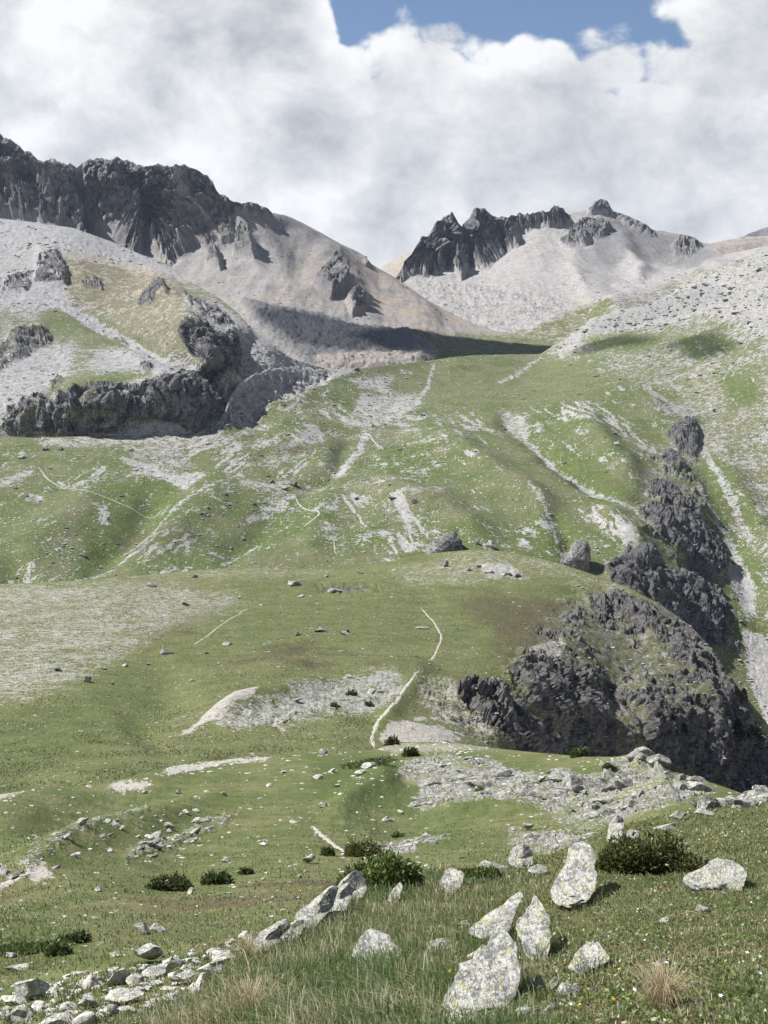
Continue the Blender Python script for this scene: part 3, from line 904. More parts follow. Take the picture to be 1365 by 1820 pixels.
    # streaked erosion scars
    stripes(L, [(992, 715), (1040, 708), (1110, 738), (1160, 790), (1190, 830), (1160, 815), (1100, 775), (1030, 758), (998, 752)], 33, 6, strength=0.8, seed=1.0)
    stripes(L, [(592, 880), (632, 876), (648, 900), (664, 942), (640, 934), (606, 908)], 52, 9, strength=0.95, seed=2.0)
    stripes(L, [(678, 893), (722, 886), (750, 930), (776, 978), (690, 985), (692, 930)], 55, 10, strength=0.9, seed=3.0)
    stripes(L, [(1020, 900), (1072, 898), (1110, 930), (1145, 990), (1115, 990), (1070, 945)], 50, 7, strength=0.85, seed=4.0)
    stripes(L, [(95, 850), (190, 825), (185, 855), (110, 872)], 140, 6, strength=0.8, seed=5.0)
    stripes(L, [(395, 785), (440, 782), (445, 840), (410, 850), (380, 830)], 145, 7, strength=0.85, seed=6.0)
    stripes(L, [(500, 765), (560, 758), (585, 790), (555, 800), (520, 795)], 35, 6, strength=0.85, seed=7.0)
    stripes(L, [(495, 820), (560, 800), (570, 830), (520, 852), (490, 850)], 140, 6, strength=0.85, seed=8.0)
    stripes(L, [(560, 722), (600, 720), (640, 742), (600, 752), (570, 742)], 30, 6, strength=0.85, seed=9.0)
    stripes(L, [(800, 735), (850, 728), (870, 760), (830, 770)], 30, 6, strength=0.7, seed=10.0)
    stripes(L, [(200, 960), (350, 950), (340, 985), (240, 1000)], 150, 5, strength=0.7, seed=11.0)
    stripes(L, [(1150, 690), (1200, 715), (1240, 765), (1225, 765), (1180, 730)], 42, 5, strength=0.8, seed=12.0)
    stripes(L, [(320, 770), (395, 745), (405, 785), (330, 815)], 150, 6, strength=0.75, seed=13.0)
    # spurs and gullies
    for pts, w, h in (([(640, 860), (780, 900), (900, 980)], 26, 7), ([(700, 760), (820, 800), (960, 900), (1040, 990)], 26, 9), ([(1000, 715), (1080, 800), (1150, 880)], 24, 9), ([(930, 770), (1000, 826), (1110, 900)], 16, -9), ([(880, 730), (960, 800)], 20, -5),
                      ([(1050, 890), (1120, 960), (1160, 1020)], 22, 8), ([(960, 900), (1010, 960), (1030, 1010)], 18, -8), ([(1120, 700), (1200, 750), (1240, 790)], 22, 8),
                      ([(300, 860), (240, 940), (130, 1040)], 26, -6), ([(420, 840), (330, 920), (230, 1030)], 34, 5.5), ([(520, 880), (450, 950), (370, 1010)], 26, -5), ([(600, 860), (560, 940), (540, 1010)], 30, 4), ([(200, 860), (100, 940), (0, 1000)], 34, 5), ([(60, 1020), (-60, 1060)], 30, -8),
                      ([(640, 770), (580, 850), (520, 880)], 14, -4), ([(450, 740), (560, 780), (600, 850)], 30, 5), ([(1130, 640), (1190, 740), (1250, 830), (1300, 960), (1345, 1090), (1400, 1220)], 18, -3), ([(1270, 800), (1340, 920), (1400, 1030)], 24, 7),
                      ([(770, 650), (850, 637), (960, 636)], 12, 4)):
        ridge_line(L, pts, w, h, W=W)
    # crags of the gorge
    K = np.zeros(sh)
    for pts in ([(1180, 775), (1215, 755), (1240, 750), (1246, 785), (1235, 810), (1205, 800)], [(1165, 800), (1200, 810), (1216, 838), (1190, 832)], [(1130, 905), (1165, 890), (1205, 890), (1240, 930), (1275, 975), (1296, 990), (1290, 1020), (1250, 1000), (1200, 985), (1165, 950)],
                [(1075, 1010), (1110, 985), (1160, 1000), (1200, 1010), (1250, 1050), (1300, 1120), (1290, 1160), (1180, 1120), (1090, 1060)], [(1205, 960), (1260, 1010), (1300, 1090), (1280, 1120), (1230, 1060)],
                [(765, 975), (790, 955), (815, 965), (820, 985), (770, 990)], [(1150, 860), (1180, 850), (1240, 900), (1260, 950), (1210, 930)]):
        K = np.maximum(K, region(L, pts, 6, W=W))
    K = K * sstep(n, -0.42, -0.1)
    ge = region(L, [(1150, 800), (1240, 745), (1255, 800), (1235, 850), (1290, 950), (1310, 1050), (1320, 1180), (1200, 1140), (1070, 1040), (1090, 985), (1130, 960), (1120, 890)], 22, W=W)
    M['stone'] = np.maximum(M['stone'], ge * (0.42 + 0.5 * n)); M['dark'] += ge * 0.4
    K = np.maximum(K, ge * sstep(n + 0.6 * n2, 0.08, 0.3) * 0.9)
    put(M, 'rock', K, 0.92)
    M['dark'] = np.maximum(M['dark'], K * 0.3)
    M['dark'] += (1 - rs) * 0.30 * sstep(fbm(L.flat / 34.0 + 14, 4).reshape(sh), 0.10, 0.35)
    for pts, v in (([(1000, 790), (1060, 820), (1130, 890), (1090, 890), (1030, 850)], 0.3), ([(1120, 690), (1200, 730), (1230, 770), (1180, 770), (1120, 730)], 0.4), ([(700, 860), (780, 880), (840, 940), (760, 930)], 0.3), ([(200, 950), (300, 930), (350, 960), (250, 1000)], 0.4), ([(480, 760), (560, 770), (580, 810), (500, 830)], 0.3)):
        M['dark'] += v * region(L, pts, 18, W=W)
    L.disp += K * 2
    crag(L, K, 5.0, 9, 0.8, 2.7, grain=unproject(1260, 1080, 860) - unproject(1180, 900, 960), stretch=3.0)
    L.W = W
    for pts, h, w, r in (([(1225, 752), (1235, 785), (1232, 812)], 3.5, 12, 24), ([(1195, 805), (1210, 825), (1210, 842)], 6, 8, 22), ([(1190, 890), (1230, 940), (1280, 985), (1290, 1020)], 6, 16, 30), ([(1160, 900), (1190, 950), (1230, 1000)], 5, 12, 26), ([(1105, 985), (1150, 1010), (1190, 1060), (1215, 1110)], 7, 15, 34), ([(1200, 1010), (1250, 1060), (1290, 1130)], 6, 15, 30), ([(800, 956), (815, 970), (818, 988)], 5, 8, 20), ([(1090, 1000), (1120, 1050), (1140, 1090)], 6, 10, 26)):
        scarp(L, pts, h, w, r, W)
    crag(L, np.clip(M['stone'] - 0.5, 0, 0.5) * 1.6 * (1 - K), 1.3, 5, 1.0, 1.1)


layer('green_hillside', [(-420, 780, 1090), (0, 776, 1090), (200, 776, 1098), (350, 770, 1116), (398, 735, 1140), (410, 702, 1156), (440, 738, 1158), (452, 664, 1200), (480, 700, 1196), (520, 652, 1262), (520, 690, 1222), (560, 656, 1290), (640, 654, 1350), (770, 640, 1490), (900, 630, 1580), (960, 629, 1600), (1000, 603, 1620), (1055, 564, 1640), (1160, 538, 1600), (1260, 482, 1600), (1365, 446, 1560), (1800, 300, 1500),
       (0, 860, 960), (200, 850, 980), (400, 850, 1000), (0, 1040, 790), (230, 1040, 800), (450, 1010, 830), (550, 900, 960), (650, 980, 860), (700, 850, 1010), (680, 740, 1210), (760, 720, 1260), (850, 990, 850), (850, 850, 1000), (850, 720, 1260), (1000, 710, 1260), (1000, 850, 1000), (1000, 1000, 850), (1100, 760, 1140),
       (1100, 900, 940), (1100, 1030, 830), (1180, 750, 1180), (1180, 920, 935), (1180, 1050, 850), (1240, 790, 1110), (1260, 980, 938), (1260, 1110, 858), (1300, 960, 972), (1330, 1060, 900), (1365, 1180, 845), (1365, 900, 1000), (1365, 1050, 900), (1365, 750, 1130), (1365, 600, 1300), (1250, 650, 1320), (1150, 620, 1420), (1050, 640, 1450),
       (0, 1200, 680), (700, 1200, 690), (1200, 1250, 780), (1365, 1350, 760), (1800, 1000, 800), (1800, 650, 1150), (-420, 1040, 780), (-420, 900, 900), (1800, 1350, 640)],
      GH_TOP, [(-420, 1120), (900, 1080), (1000, 1100), (1200, 1200), (1365, 1380), (1800, 1450)], spread_x(-60, 1425, 2.0, -420, 1800, 20), 222, {'bump': 1.5, 's': 0.32, 'pale': (0.442, 0.430, 0.411), 'grass_dry': (0.179, 0.180, 0.095), 'rock_hi': (0.21, 0.205, 0.20), 'rock_lo': (0.03, 0.03, 0.034), 'speck': 0.9}, paint_hillside, back=(150, 40, 5), gamma=1.0, jag=[(380, 0), (402, 5), (560, 5), (620, 2), (660, 0.5), (960, 0.5), (1000, 2), (1365, 2)])

# ---- the spur in the middle distance, falling off into the gorge on its right
SP_TOP = [(-700, 1080), (-60, 1043), (0, 1038), (100, 1034), (200, 1028), (260, 1022), (320, 1016), (400, 1010), (450, 1009), (520, 1012), (600, 1012), (660, 1004), (700, 996), (740, 987), (790, 981), (840, 977), (890, 979), (940, 988), (1000, 1003), (1040, 1016),
          (1080, 1030), (1120, 1046), (1160, 1066), (1200, 1092), (1225, 1110), (1250, 1135), (1275, 1168), (1300, 1205), (1320, 1232), (1345, 1262), (1365, 1288), (1420, 1350), (1600, 1420), (2000, 1450)]


def paint_spur(L):
    M = L.M
    W = wob(L, 26, 13)
    sh = L.px.shape
    n = fbm(L.flat / 7.0, 5, 0.6).reshape(sh)
    n2 = fbm(L.flat / 26.0 + 4, 4).reshape(sh)
    M['lush'] += 0.0 + 0.45 * n2
    M['stone'] += 0.16 + 0.28 * n
    grv = region(L, [(-700, 1030), (0, 1036), (250, 1028), (420, 1055), (436, 1072), (340, 1106), (270, 1135), (190, 1190), (90, 1232), (0, 1250), (-700, 1260)], 22, 40, 16)
    put(M, 'stone', grv, 0.0); M['stone'] += grv * (0.50 + 0.30 * n); M['lush'] -= 0.25 * grv; put(M, 'tan', grv, 0.08)
    for pts, v, l in (([(250, 1020), (400, 1008), (600, 1012), (560, 1024), (420, 1026), (300, 1030)], 0.42, 0.05), ([(790, 985), (850, 975), (960, 990), (1060, 1022), (1140, 1052), (1080, 1050), (980, 1030), (900, 1010), (830, 1000)], 0.36, 0.0), ([(690, 1010), (800, 990), (900, 1010), (860, 1040), (720, 1040)], 0.40, 0.25)):
        g = region(L, pts, 12, W=W)
        put(M, 'stone', g, 0); M['stone'] += g * (v + 0.3 * n); put(M, 'lush', g, l)
    gl = region(L, [(430, 1080), (640, 1060), (740, 1070), (760, 1110), (700, 1150), (500, 1170), (380, 1190), (300, 1180), (380, 1120)], 25, W=W)
    put(M, 'lush', gl, 0.62)
    gl = region(L, [(0, 1270), (120, 1250), (260, 1180), (300, 1200), (250, 1290), (140, 1350), (0, 1380)], 30, W=W)
    put(M, 'lush', gl, 0.75); put(M, 'stone', gl, 0.13)
    dk = region(L, [(790, 1065), (870, 1050), (960, 1060), (1000, 1080), (940, 1120), (850, 1110)], 20, W=W)
    put(M, 'lush', dk, 0.7); M['dark'] += dk * 0.55
    M['dark'] += 0.32 * sstep(fbm(L.flat / 16.0 + 14, 4).reshape(sh), 0.08, 0.35)
    for pts, v in (([(330, 1170), (420, 1160), (600, 1150), (720, 1165), (560, 1180), (400, 1195)], 0.45), ([(880, 1110), (940, 1090), (960, 1140), (900, 1180), (860, 1150)], 0.5), ([(280, 1110), (400, 1070), (420, 1080), (340, 1120), (260, 1160)], 0.4), ([(500, 1180), (700, 1180), (740, 1196), (560, 1210)], 0.3)):
        M['dark'] += v * region(L, pts, 16, W=W)
    # bare rocky swell and pale scars
    sw = region(L, [(380, 1290), (450, 1255), (540, 1225), (620, 1203), (700, 1198), (722, 1228), (690, 1262), (600, 1268), (500, 1292), (430, 1300)], 10, W=W)
    put(M, 'stone', sw, 0.0); M['stone'] += sw * (0.62 + 0.4 * n); put(M, 'dark', sw, 0.25)
    crag(L, sw, 0.6, 2.6, 1.0, 1.0)
    for pts, v in (([(310, 1300), (360, 1275), (430, 1240), (470, 1231), (445, 1256), (390, 1284)], 0.95), ([(668, 1318), (690, 1285), (720, 1282), (780, 1290), (830, 1318), (760, 1322)], 0.75), ([(465, 1268), (475, 1268), (512, 1300), (500, 1300)], 0.8),
                   ([(930, 1150), (1000, 1130), (1010, 1150), (980, 1190), (960, 1165)], 0.6)):
        put(M, 'dirt', region(L, pts, 5, W=W), v)
    stripes(L, [(700, 1282), (800, 1262), (870, 1290), (840, 1330), (740, 1322)], 18, 6, strength=0.8, key='dirt', seed=2.0)
    for pts, w in (([(745, 1078), (772, 1103), (787, 1131), (772, 1165), (757, 1183), (747, 1199), (722, 1226), (706, 1256), (672, 1285), (660, 1315), (666, 1330)], 6), ([(342, 1148), (400, 1106), (445, 1080), (470, 1060)], 5), ([(360, 1165), (400, 1130), (450, 1090)], 3)):
        put(M, 'dirt', sstep(-near_line(*wob(L, 26, 3), pts, 20), -w, -w * 0.3) * 0.9, 0.36)
    rk2 = region(L, [(740, 1210), (800, 1205), (870, 1240), (900, 1290), (960, 1330), (860, 1320), (790, 1280), (740, 1240)], 14, W=W)
    put(M, 'stone', rk2, 0); M['stone'] += rk2 * (0.55 + 0.5 * n); put(M, 'tan', rk2, 0.4)
    crag(L, rk2, 0.9, 3.2, 0.8, 6.0)
    rub = region(L, [(850, 1000), (900, 1000), (940, 1030), (870, 1025)], 8, W=W)
    put(M, 'stone', rub, 0.8); crag(L, rub, 0.9, 3, 1.0, 2.0)
    hole = region(L, [(565, 1045), (640, 1042), (700, 1046), (640, 1052), (570, 1054)], 4, W=W)
    put(M, 'rock', hole, 0.7); L.disp -= hole * 1.2
    # broken slope and cliffs above the gorge
    slope = region(L, [(905, 1190), (930, 1150), (960, 1100), (1010, 1065), (1080, 1050), (1160, 1070), (1240, 1110), (1380, 1290), (1500, 1400), (1500, 1520), (900, 1400), (880, 1320), (900, 1260)], 30, W=W)
    put(M, 'stone', slope, 0.0)
    M['stone'] += slope * (0.45 + 0.4 * n)
    M['lush'] = np.where(slope > 0.5, 0.6, M['lush'])
    M['dark'] += slope * 0.5
    cl = np.zeros(sh)
    for pts in ([(1040, 1060), (1100, 1050), (1170, 1075), (1230, 1115), (1260, 1150), (1200, 1160), (1120, 1120), (1060, 1100)], [(1170, 1120), (1240, 1120), (1300, 1210), (1340, 1270), (1300, 1300), (1240, 1240), (1190, 1180)], [(905, 1190), (940, 1165), (1000, 1165), (1060, 1200), (1080, 1260), (1120, 1340), (1000, 1350), (980, 1290), (930, 1250)],
                [(1130, 1210), (1200, 1200), (1260, 1260), (1340, 1300), (1420, 1360), (1420, 1460), (1200, 1440), (1100, 1400), (1130, 1330)], [(800, 1235), (880, 1230), (960, 1290), (1000, 1340), (920, 1330), (860, 1290)],
                [(1290, 1330), (1400, 1340), (1450, 1450), (1300, 1420)]):
        cl = np.maximum(cl, region(L, pts, 10, W=W))
    cl2 = cl * sstep(n2 + 0.6 * n, -0.5, -0.12)
    cl2 = np.maximum(cl2, slope * sstep(n + n2 * 0.7, 0.0, 0.25))
    put(M, 'rock', cl2, 0.92)
    L.W = W
    for pts, h, w, r in (([(1030, 1225), (1062, 1290), (1085, 1395)], 4.5, 22, 60), ([(1180, 1110), (1215, 1190), (1260, 1290), (1290, 1400)], 5, 22, 60), ([(1110, 1070), (1150, 1100), (1180, 1150)], 3, 16, 40), ([(1225, 1130), (1270, 1190), (1310, 1250)], 4, 16, 40), ([(955, 1175), (985, 1230), (1000, 1290)], 2.5, 14, 40), ([(1130, 1200), (1165, 1290), (1180, 1380)], 4, 20, 50), ([(1240, 1200), (1290, 1270), (1330, 1350)], 4, 18, 46), ([(870, 1250), (905, 1290), (930, 1330)], 1.6, 12, 30)):
        scarp(L, pts, h, w, r, W)
    L.disp += cl * 0.8
    crag(L, np.clip(cl2 + 0.15 * slope, 0, 1), 3.2, 5.5, 0.8, 3.3, grain=unproject(1150, 1400, 320) - unproject(1060, 1130, 400), stretch=3.2)
    bw = region(L, [(1060, 1250), (1100, 1260), (1140, 1340), (1130, 1400), (1090, 1390), (1070, 1320)], 10, W=W)
    put(M, 'rock', bw, 0.1); put(M, 'stone', bw, 0.5); put(M, 'tan', bw, 1.0)
    for pts, w, h in (([(1060, 1250), (1085, 1310), (1100, 1390)], 12, -2), ([(1000, 1220), (1030, 1280), (1040, 1350)], 18, 2),
                      ([(930, 1180), (950, 1240), (980, 1300)], 16, 1),
                      ([(480, 1046), (600, 1046), (720, 1046)], 10, 1.2), ([(350, 1200), (560, 1180), (720, 1190), (800, 1185)], 14, 1.6), ([(400, 1165), (560, 1140), (800, 1140)], 12, 1.2), ([(330, 1290), (470, 1240), (620, 1206)], 14, 2.0), ([(220, 1320), (280, 1260), (350, 1190)], 60, -1.3),
                      ([(660, 1300), (720, 1240), (760, 1190)], 16, 1.0), ([(780, 1240), (860, 1245), (910, 1270)], 10, 2.0)):
        ridge_line(L, pts, w, h, W=W)


layer('spur', [(-700, 1080, 430), (0, 1038, 430), (200, 1028, 440), (450, 1009, 490), (700, 996, 500), (850, 977, 500), (1000, 1003, 480), (1120, 1046, 460), (1200, 1092, 440), (1275, 1168, 420), (1345, 1262, 400), (1420, 1350, 390), (2000, 1450, 360),
       (0, 1120, 320), (0, 1200, 255), (0, 1300, 198), (0, 1400, 155), (0, 1500, 125), (200, 1120, 325), (200, 1250, 225), (200, 1400, 152), (300, 1150, 305), (450, 1060, 415), (450, 1150, 305), (450, 1290, 198), (600, 1046, 440), (600, 1120, 340), (600, 1200, 260), (600, 1290, 200), (500, 1400, 160),
       (700, 1240, 232), (700, 1320, 188), (770, 1150, 312), (750, 1080, 395), (850, 1040, 440), (900, 1100, 380), (900, 1180, 300), (850, 1230, 262), (850, 1290, 232), (850, 1340, 200), (940, 1330, 255), (960, 1150, 340), (1000, 1080, 420), (930, 1190, 305), (960, 1175, 318), (1000, 1195, 325), (1000, 1300, 302), (1000, 1400, 292), (1100, 1100, 432), (1100, 1200, 372), (1100, 1300, 328), (1100, 1420, 312),
       (1180, 1150, 412), (1200, 1250, 372), (1200, 1350, 348), (1300, 1280, 385), (1300, 1400, 362), (1380, 1420, 365), (-700, 1300, 190), (-700, 1500, 120), (700, 1480, 130), (1100, 1560, 240), (1500, 1560, 280), (2000, 1560, 300)],
      SP_TOP, [(-700, 1520), (0, 1470), (300, 1430), (700, 1400), (900, 1410), (1200, 1450), (1365, 1490), (2000, 1560)], spread_x(-60, 1425, 2.1, -700, 2000, 24), 215, {'bump': 1.5, 's': 0.10, 'grass_dry': (0.174, 0.181, 0.078), 'grass_lush': (0.114, 0.138, 0.048), 'pale': (0.422, 0.415, 0.379), 'rock_hi': (0.215, 0.205, 0.19), 'rock_lo': (0.028, 0.027, 0.027), 'speck': 0.35}, paint_spur, back=(120, 90, 8))

# ---- the nearer slope with the slabby outcrop and the stones at lower left
NS_TOP = [(-900, 1470), (-60, 1422), (0, 1412), (60, 1404), (150, 1396), (200, 1390), (285, 1366), (340, 1356), (420, 1348), (500, 1342), (580, 1340), (660, 1334), (700, 1322), (760, 1318), (820, 1322), (880, 1330), (960, 1338), (1040, 1345), (1095, 1345), (1130, 1338),
          (1160, 1345), (1185, 1368), (1230, 1380), (1280, 1396), (1320, 1410), (1365, 1425), (1420, 1440), (2300, 1480)]


def paint_near_slope(L):
    M = L.M
    W = wob(L, 30, 13)
    sh = L.px.shape
    n = fbm(L.flat / 2.0, 5, 0.6).reshape(sh)
    n2 = fbm(L.flat / 9.0 + 4, 4).reshape(sh)
    M['lush'] += 0.05 + 0.6 * n2
    M['stone'] += 0.10 + 0.2 * n
    for pts, v in (([(283, 1376), (300, 1362), (400, 1350), (500, 1343), (470, 1352), (400, 1358), (350, 1368)], 0.95), ([(185, 1400), (210, 1388), (270, 1384), (265, 1392), (215, 1402)], 0.85), ([(-60, 1420), (0, 1408), (70, 1388), (75, 1398), (0, 1422), (-60, 1440)], 0.7),
                   ([(40, 1552), (80, 1545), (95, 1560), (60, 1570)], 0.8), ([(660, 1330), (680, 1318), (830, 1320), (900, 1332), (700, 1342)], 0.5)):
        put(M, 'dirt', region(L, pts, 4, W=W), v)
    out = np.zeros(sh)
    for pts in ([(735, 1440), (745, 1400), (700, 1375), (720, 1350), (770, 1340), (860, 1345), (960, 1360), (1000, 1372), (1100, 1370), (1090, 1345), (1150, 1345), (1190, 1375), (1250, 1385), (1270, 1410), (1200, 1430), (1130, 1450), (1060, 1475), (1000, 1470), (960, 1440), (860, 1432)],
                [(640, 1530), (660, 1500), (740, 1480), (800, 1485), (760, 1500), (690, 1530)], [(900, 1470), (1000, 1475), (1080, 1480), (1100, 1500), (1000, 1530), (900, 1500)]):
        out = np.maximum(out, region(L, pts, 8, W=W))
    grassy = region(L, [(880, 1345), (960, 1350), (1080, 1350), (1095, 1372), (1000, 1378), (900, 1366)], 8, W=W)
    out *= 1 - grassy
    brk = sstep(n + 0.5 * n2, -0.25, 0.05)
    put(M, 'stone', out, 0.0); M['stone'] += out * (0.46 + 0.5 * n)
    put(M, 'rock', out * brk, 0.75)
    crag(L, np.clip(out * brk, 0, 1), 0.42, 1.9, 1.3, 1.7)
    rib = sstep(-np.minimum(line_d(*W, [(-60, 1590), (40, 1555), (130, 1500), (190, 1475), (255, 1455)]), line_d(*W, [(225, 1522), (300, 1500), (345, 1480), (400, 1455)])), -12, -4)
    put(M, 'stone', rib, 0.0); M['stone'] += rib * (0.40 + 0.5 * n)
    L.disp += rib * 0.12
    crag(L, rib, 0.2, 0.8, 1.0, 4.0)
    brn = sstep(n2, 0.02, 0.3) * region(L, [(-900, 1600), (0, 1590), (200, 1560), (400, 1540), (700, 1530), (900, 1540), (900, 1700), (300, 1700), (0, 1760), (-900, 1800)], 25, W=W)
    put(M, 'lush', brn, 0.0)
    M['dark'] += 0.5 * brn + 0.35 * sstep(fbm(L.flat / 5.0 + 14, 4).reshape(sh), 0.08, 0.35)
    for pts in ([(0, 1680), (60, 1640), (150, 1650), (160, 1690), (60, 1720), (0, 1730)], [(560, 1360), (640, 1340), (700, 1370), (720, 1400), (680, 1430), (600, 1440), (560, 1400)], [(690, 1420), (735, 1400), (740, 1440), (690, 1445)]):
        put(M, 'lush', region(L, pts, 14, W=W), 1.0)
    for pts, w, h in (([(-60, 1560), (130, 1500), (260, 1455), (420, 1410)], 26, 0.9), ([(560, 1470), (650, 1410), (720, 1370)], 26, 1.0), ([(0, 1480), (200, 1430), (400, 1390)], 30, -1.0), ([(740, 1440), (860, 1432), (1000, 1440)], 16, 0.6), ([(640, 1480), (760, 1460), (900, 1455)], 20, -0.5),
                      ([(1100, 1350), (1160, 1350), (1200, 1390)], 16, 1.6)):
        ridge_line(L, pts, w, h, W=W)


layer('near_slope', [(-900, 1470, 95), (0, 1412, 104), (285, 1366, 132), (500, 1342, 150), (660, 1334, 156), (820, 1322, 156), (960, 1338, 146), (1095, 1345, 132), (1185, 1368, 118), (1280, 1396, 100), (1420, 1440, 85), (2300, 1480, 70),
       (0, 1500, 74), (0, 1580, 55), (0, 1650, 41), (0, 1720, 32), (0, 1820, 24), (200, 1440, 100), (260, 1500, 80), (300, 1570, 62), (250, 1650, 39), (260, 1700, 31), (200, 1780, 24), (400, 1420, 112), (430, 1570, 60), (430, 1650, 38), (430, 1720, 27), (430, 1820, 20),
       (600, 1500, 84), (560, 1420, 112), (650, 1600, 50), (650, 1700, 30), (740, 1440, 108), (740, 1380, 132), (860, 1432, 108), (900, 1380, 128), (900, 1500, 80), (1000, 1450, 96), (1000, 1400, 116), (1000, 1560, 56), (1100, 1420, 100), (1200, 1440, 78), (1200, 1560, 50), (1365, 1500, 56), (1000, 1700, 28), (1365, 1700, 26), (1365, 1900, 17), (600, 1900, 16), (0, 1950, 17), (-900, 1600, 48), (-900, 1950, 17), (2300, 1900, 17), (2300, 1650, 30)],
      NS_TOP, [(-900, 1990), (200, 1980), (500, 1960), (1365, 1900), (2300, 1860)], spread_x(-60, 1425, 3.0, -900, 2300, 30), 200, {'bump': 1.0, 's': 0.028, 'grass_dry': (0.176, 0.175, 0.078), 'grass_lush': (0.091, 0.120, 0.037), 'pale': (0.390, 0.386, 0.353), 'rock_hi': (0.42, 0.41, 0.37), 'rock_lo': (0.10, 0.098, 0.09), 'speck': 0.25}, paint_near_slope, back=(25, 14, 6), undul=(50, 0.35), gamma=1.25)

# ---- the hillside under the viewer's feet
NH_TOP = [(-1600, 2400), (-200, 2000), (0, 1905), (150, 1850), (250, 1816), (300, 1798), (350, 1770), (390, 1735), (430, 1704), (470, 1680), (520, 1656), (580, 1618), (640, 1580), (700, 1556), (760, 1546), (830, 1545), (900, 1538), (950, 1528), (1010, 1505),
          (1060, 1482), (1110, 1466), (1160, 1454), (1230, 1442), (1300, 1430), (1365, 1420), (1450, 1410), (2800, 1330)]


def paint_near_hill(L):
    M = L.M
    sh = L.px.shape
    n = fbm(L.flat / 0.5, 4, 0.6).reshape(sh)
    n2 = fbm(L.flat / 1.6 + 4, 4).reshape(sh)
    M['lush'] += 0.6 * n2
    M['stone'] += 0.06 + 0.1 * n
    bare = sstep(fbm(L.flat / 0.35 + 7, 4).reshape(sh), 0.14, 0.34) * region(L, [(760, 1640), (960, 1600), (1365, 1560), (1365, 1780), (1000, 1790), (760, 1780)], 60)
    L.bare = bare
    put(M, 'tan', bare, 0.9)
    L.disp += 0.02 * n + 0.05 * n2


layer('near_hillside', [(300, 1798, 6.2), (430, 1704, 8.0), (520, 1656, 9.4), (640, 1580, 12.0), (760, 1546, 14.2), (900, 1538, 15.5), (1010, 1505, 17.5), (1110, 1466, 21), (1230, 1442, 25), (1365, 1420, 29), (2800, 1330, 36), (1365, 1820, 3.75), (1365, 1650, 7.2), (1365, 1540, 13.0), (1365, 1470, 20.0),
       (1000, 1820, 4.15), (1000, 1700, 6.4), (1000, 1600, 10.4), (700, 1820, 4.6), (700, 1700, 7.0), (700, 1620, 9.8), (450, 1820, 5.2), (300, 1850, 5.1), (0, 1905, 5.1), (0, 2000, 4.2), (1170, 1550, 13.0), (1170, 1650, 7.6), (-1600, 2400, 4.2), (-600, 2400, 3.0), (682, 2400, 2.15), (1365, 2400, 2.05), (2800, 2400, 1.9), (2800, 1700, 5.2), (682, 2050, 3.2), (1365, 2050, 2.75)],
      NH_TOP, [(-1600, 2900), (0, 2600), (2800, 2600)], spread_x(-60, 1425, 6.5, -1600, 2800, 30), 130, {'bump': 1.0, 's': 0.006, 'grass_dry': (0.145, 0.133, 0.060), 'grass_lush': (0.075, 0.106, 0.034), 'tan': (0.16, 0.12, 0.085)}, paint_near_hill, back=(5.0, 4.5, 8), undul=(60, 0.3), gamma=1.25)
# ================================================================== materials of the loose things
def rock_material(name, s, pale=(0.56, 0.55, 0.50), grey=(0.20, 0.20, 0.19), lichen=(0.55, 0.52, 0.25), spots=0.85, lich=0.6, own=False):
    m = bpy.data.materials.new(name)
    m.use_nodes = True
    t = NT(m.node_tree)
    pos = t.n('ShaderNodeNewGeometry').outputs['Position']
    if own:                                  # the rock's own coordinates, kept in metres on the mesh
        pos = t.attr('own').outputs['Vector']
    rnd = t.n('ShaderNodeObjectInfo').outputs['Random']
    p = t.vm('ADD', pos, t.vs((3.0, 5.0, 1.0), rnd))
    nA = t.noise(p, 1 / (24 * s), 4.0, 0.6)
    nB = t.noise(p, 1 / (7 * s), 5.0, 0.68)
    nC = t.noise(p, 1 / (2.0 * s), 4.0, 0.7)
    col = t.mix(t.ss(t.add(nA, t.mul(t.m('SUBTRACT', nB, 0.5), 1.6), t.mul(t.m('SUBTRACT', nC, 0.5), 0.9)), 0.34, 0.64), grey, pale)
    nL = t.noise(t.vm('ADD', p, (11.0, 0.0, 4.0)), 1 / (15 * s), 4.0, 0.65)
    col = t.mix(t.mul(t.ss(nL, 0.52, 0.62), lich), col, lichen)
    v = t.voro(p, 1 / (5.0 * s))
    dk = t.mul(t.ss(t.add(v.outputs['Distance'], t.mul(nC, 0.4)), 0.40, 0.30), t.ss(t.noise(t.vm('ADD', p, (2.0, 8.0, 1.0)), 1 / (18 * s), 3.0), 0.50, 0.60))
    col = t.mix(t.mul(dk, spots), col, (0.07, 0.07, 0.075))
    col = t.vs(col, t.add(0.45, t.mul(nC, 0.95), t.mul(rnd, 0.12)))
    col = t.vs(col, ALBEDO)
    crack = t.m('ABSOLUTE', t.m('SUBTRACT', t.noise(p, 1 / (11 * s), 4.0, 0.7, dist=0.6), 0.5))
    hgt = t.add(t.mul(nB, 1.2), t.mul(nC, 0.7), t.mul(t.ss(crack, 0.0, 0.04), 0.6))
    bp = t.n('ShaderNodeBump', {'Strength': 0.9, 'Distance': 2.2 * s, 'Height': hgt})
    bs = t.n('ShaderNodeBsdfPrincipled', {'Base Color': col, 'Roughness': 0.9, 'Normal': bp.outputs[0]})
    bs.inputs['Specular IOR Level'].default_value = 0.15
    t.n('ShaderNodeOutputMaterial', {0: bs.outputs[0]})
    return m


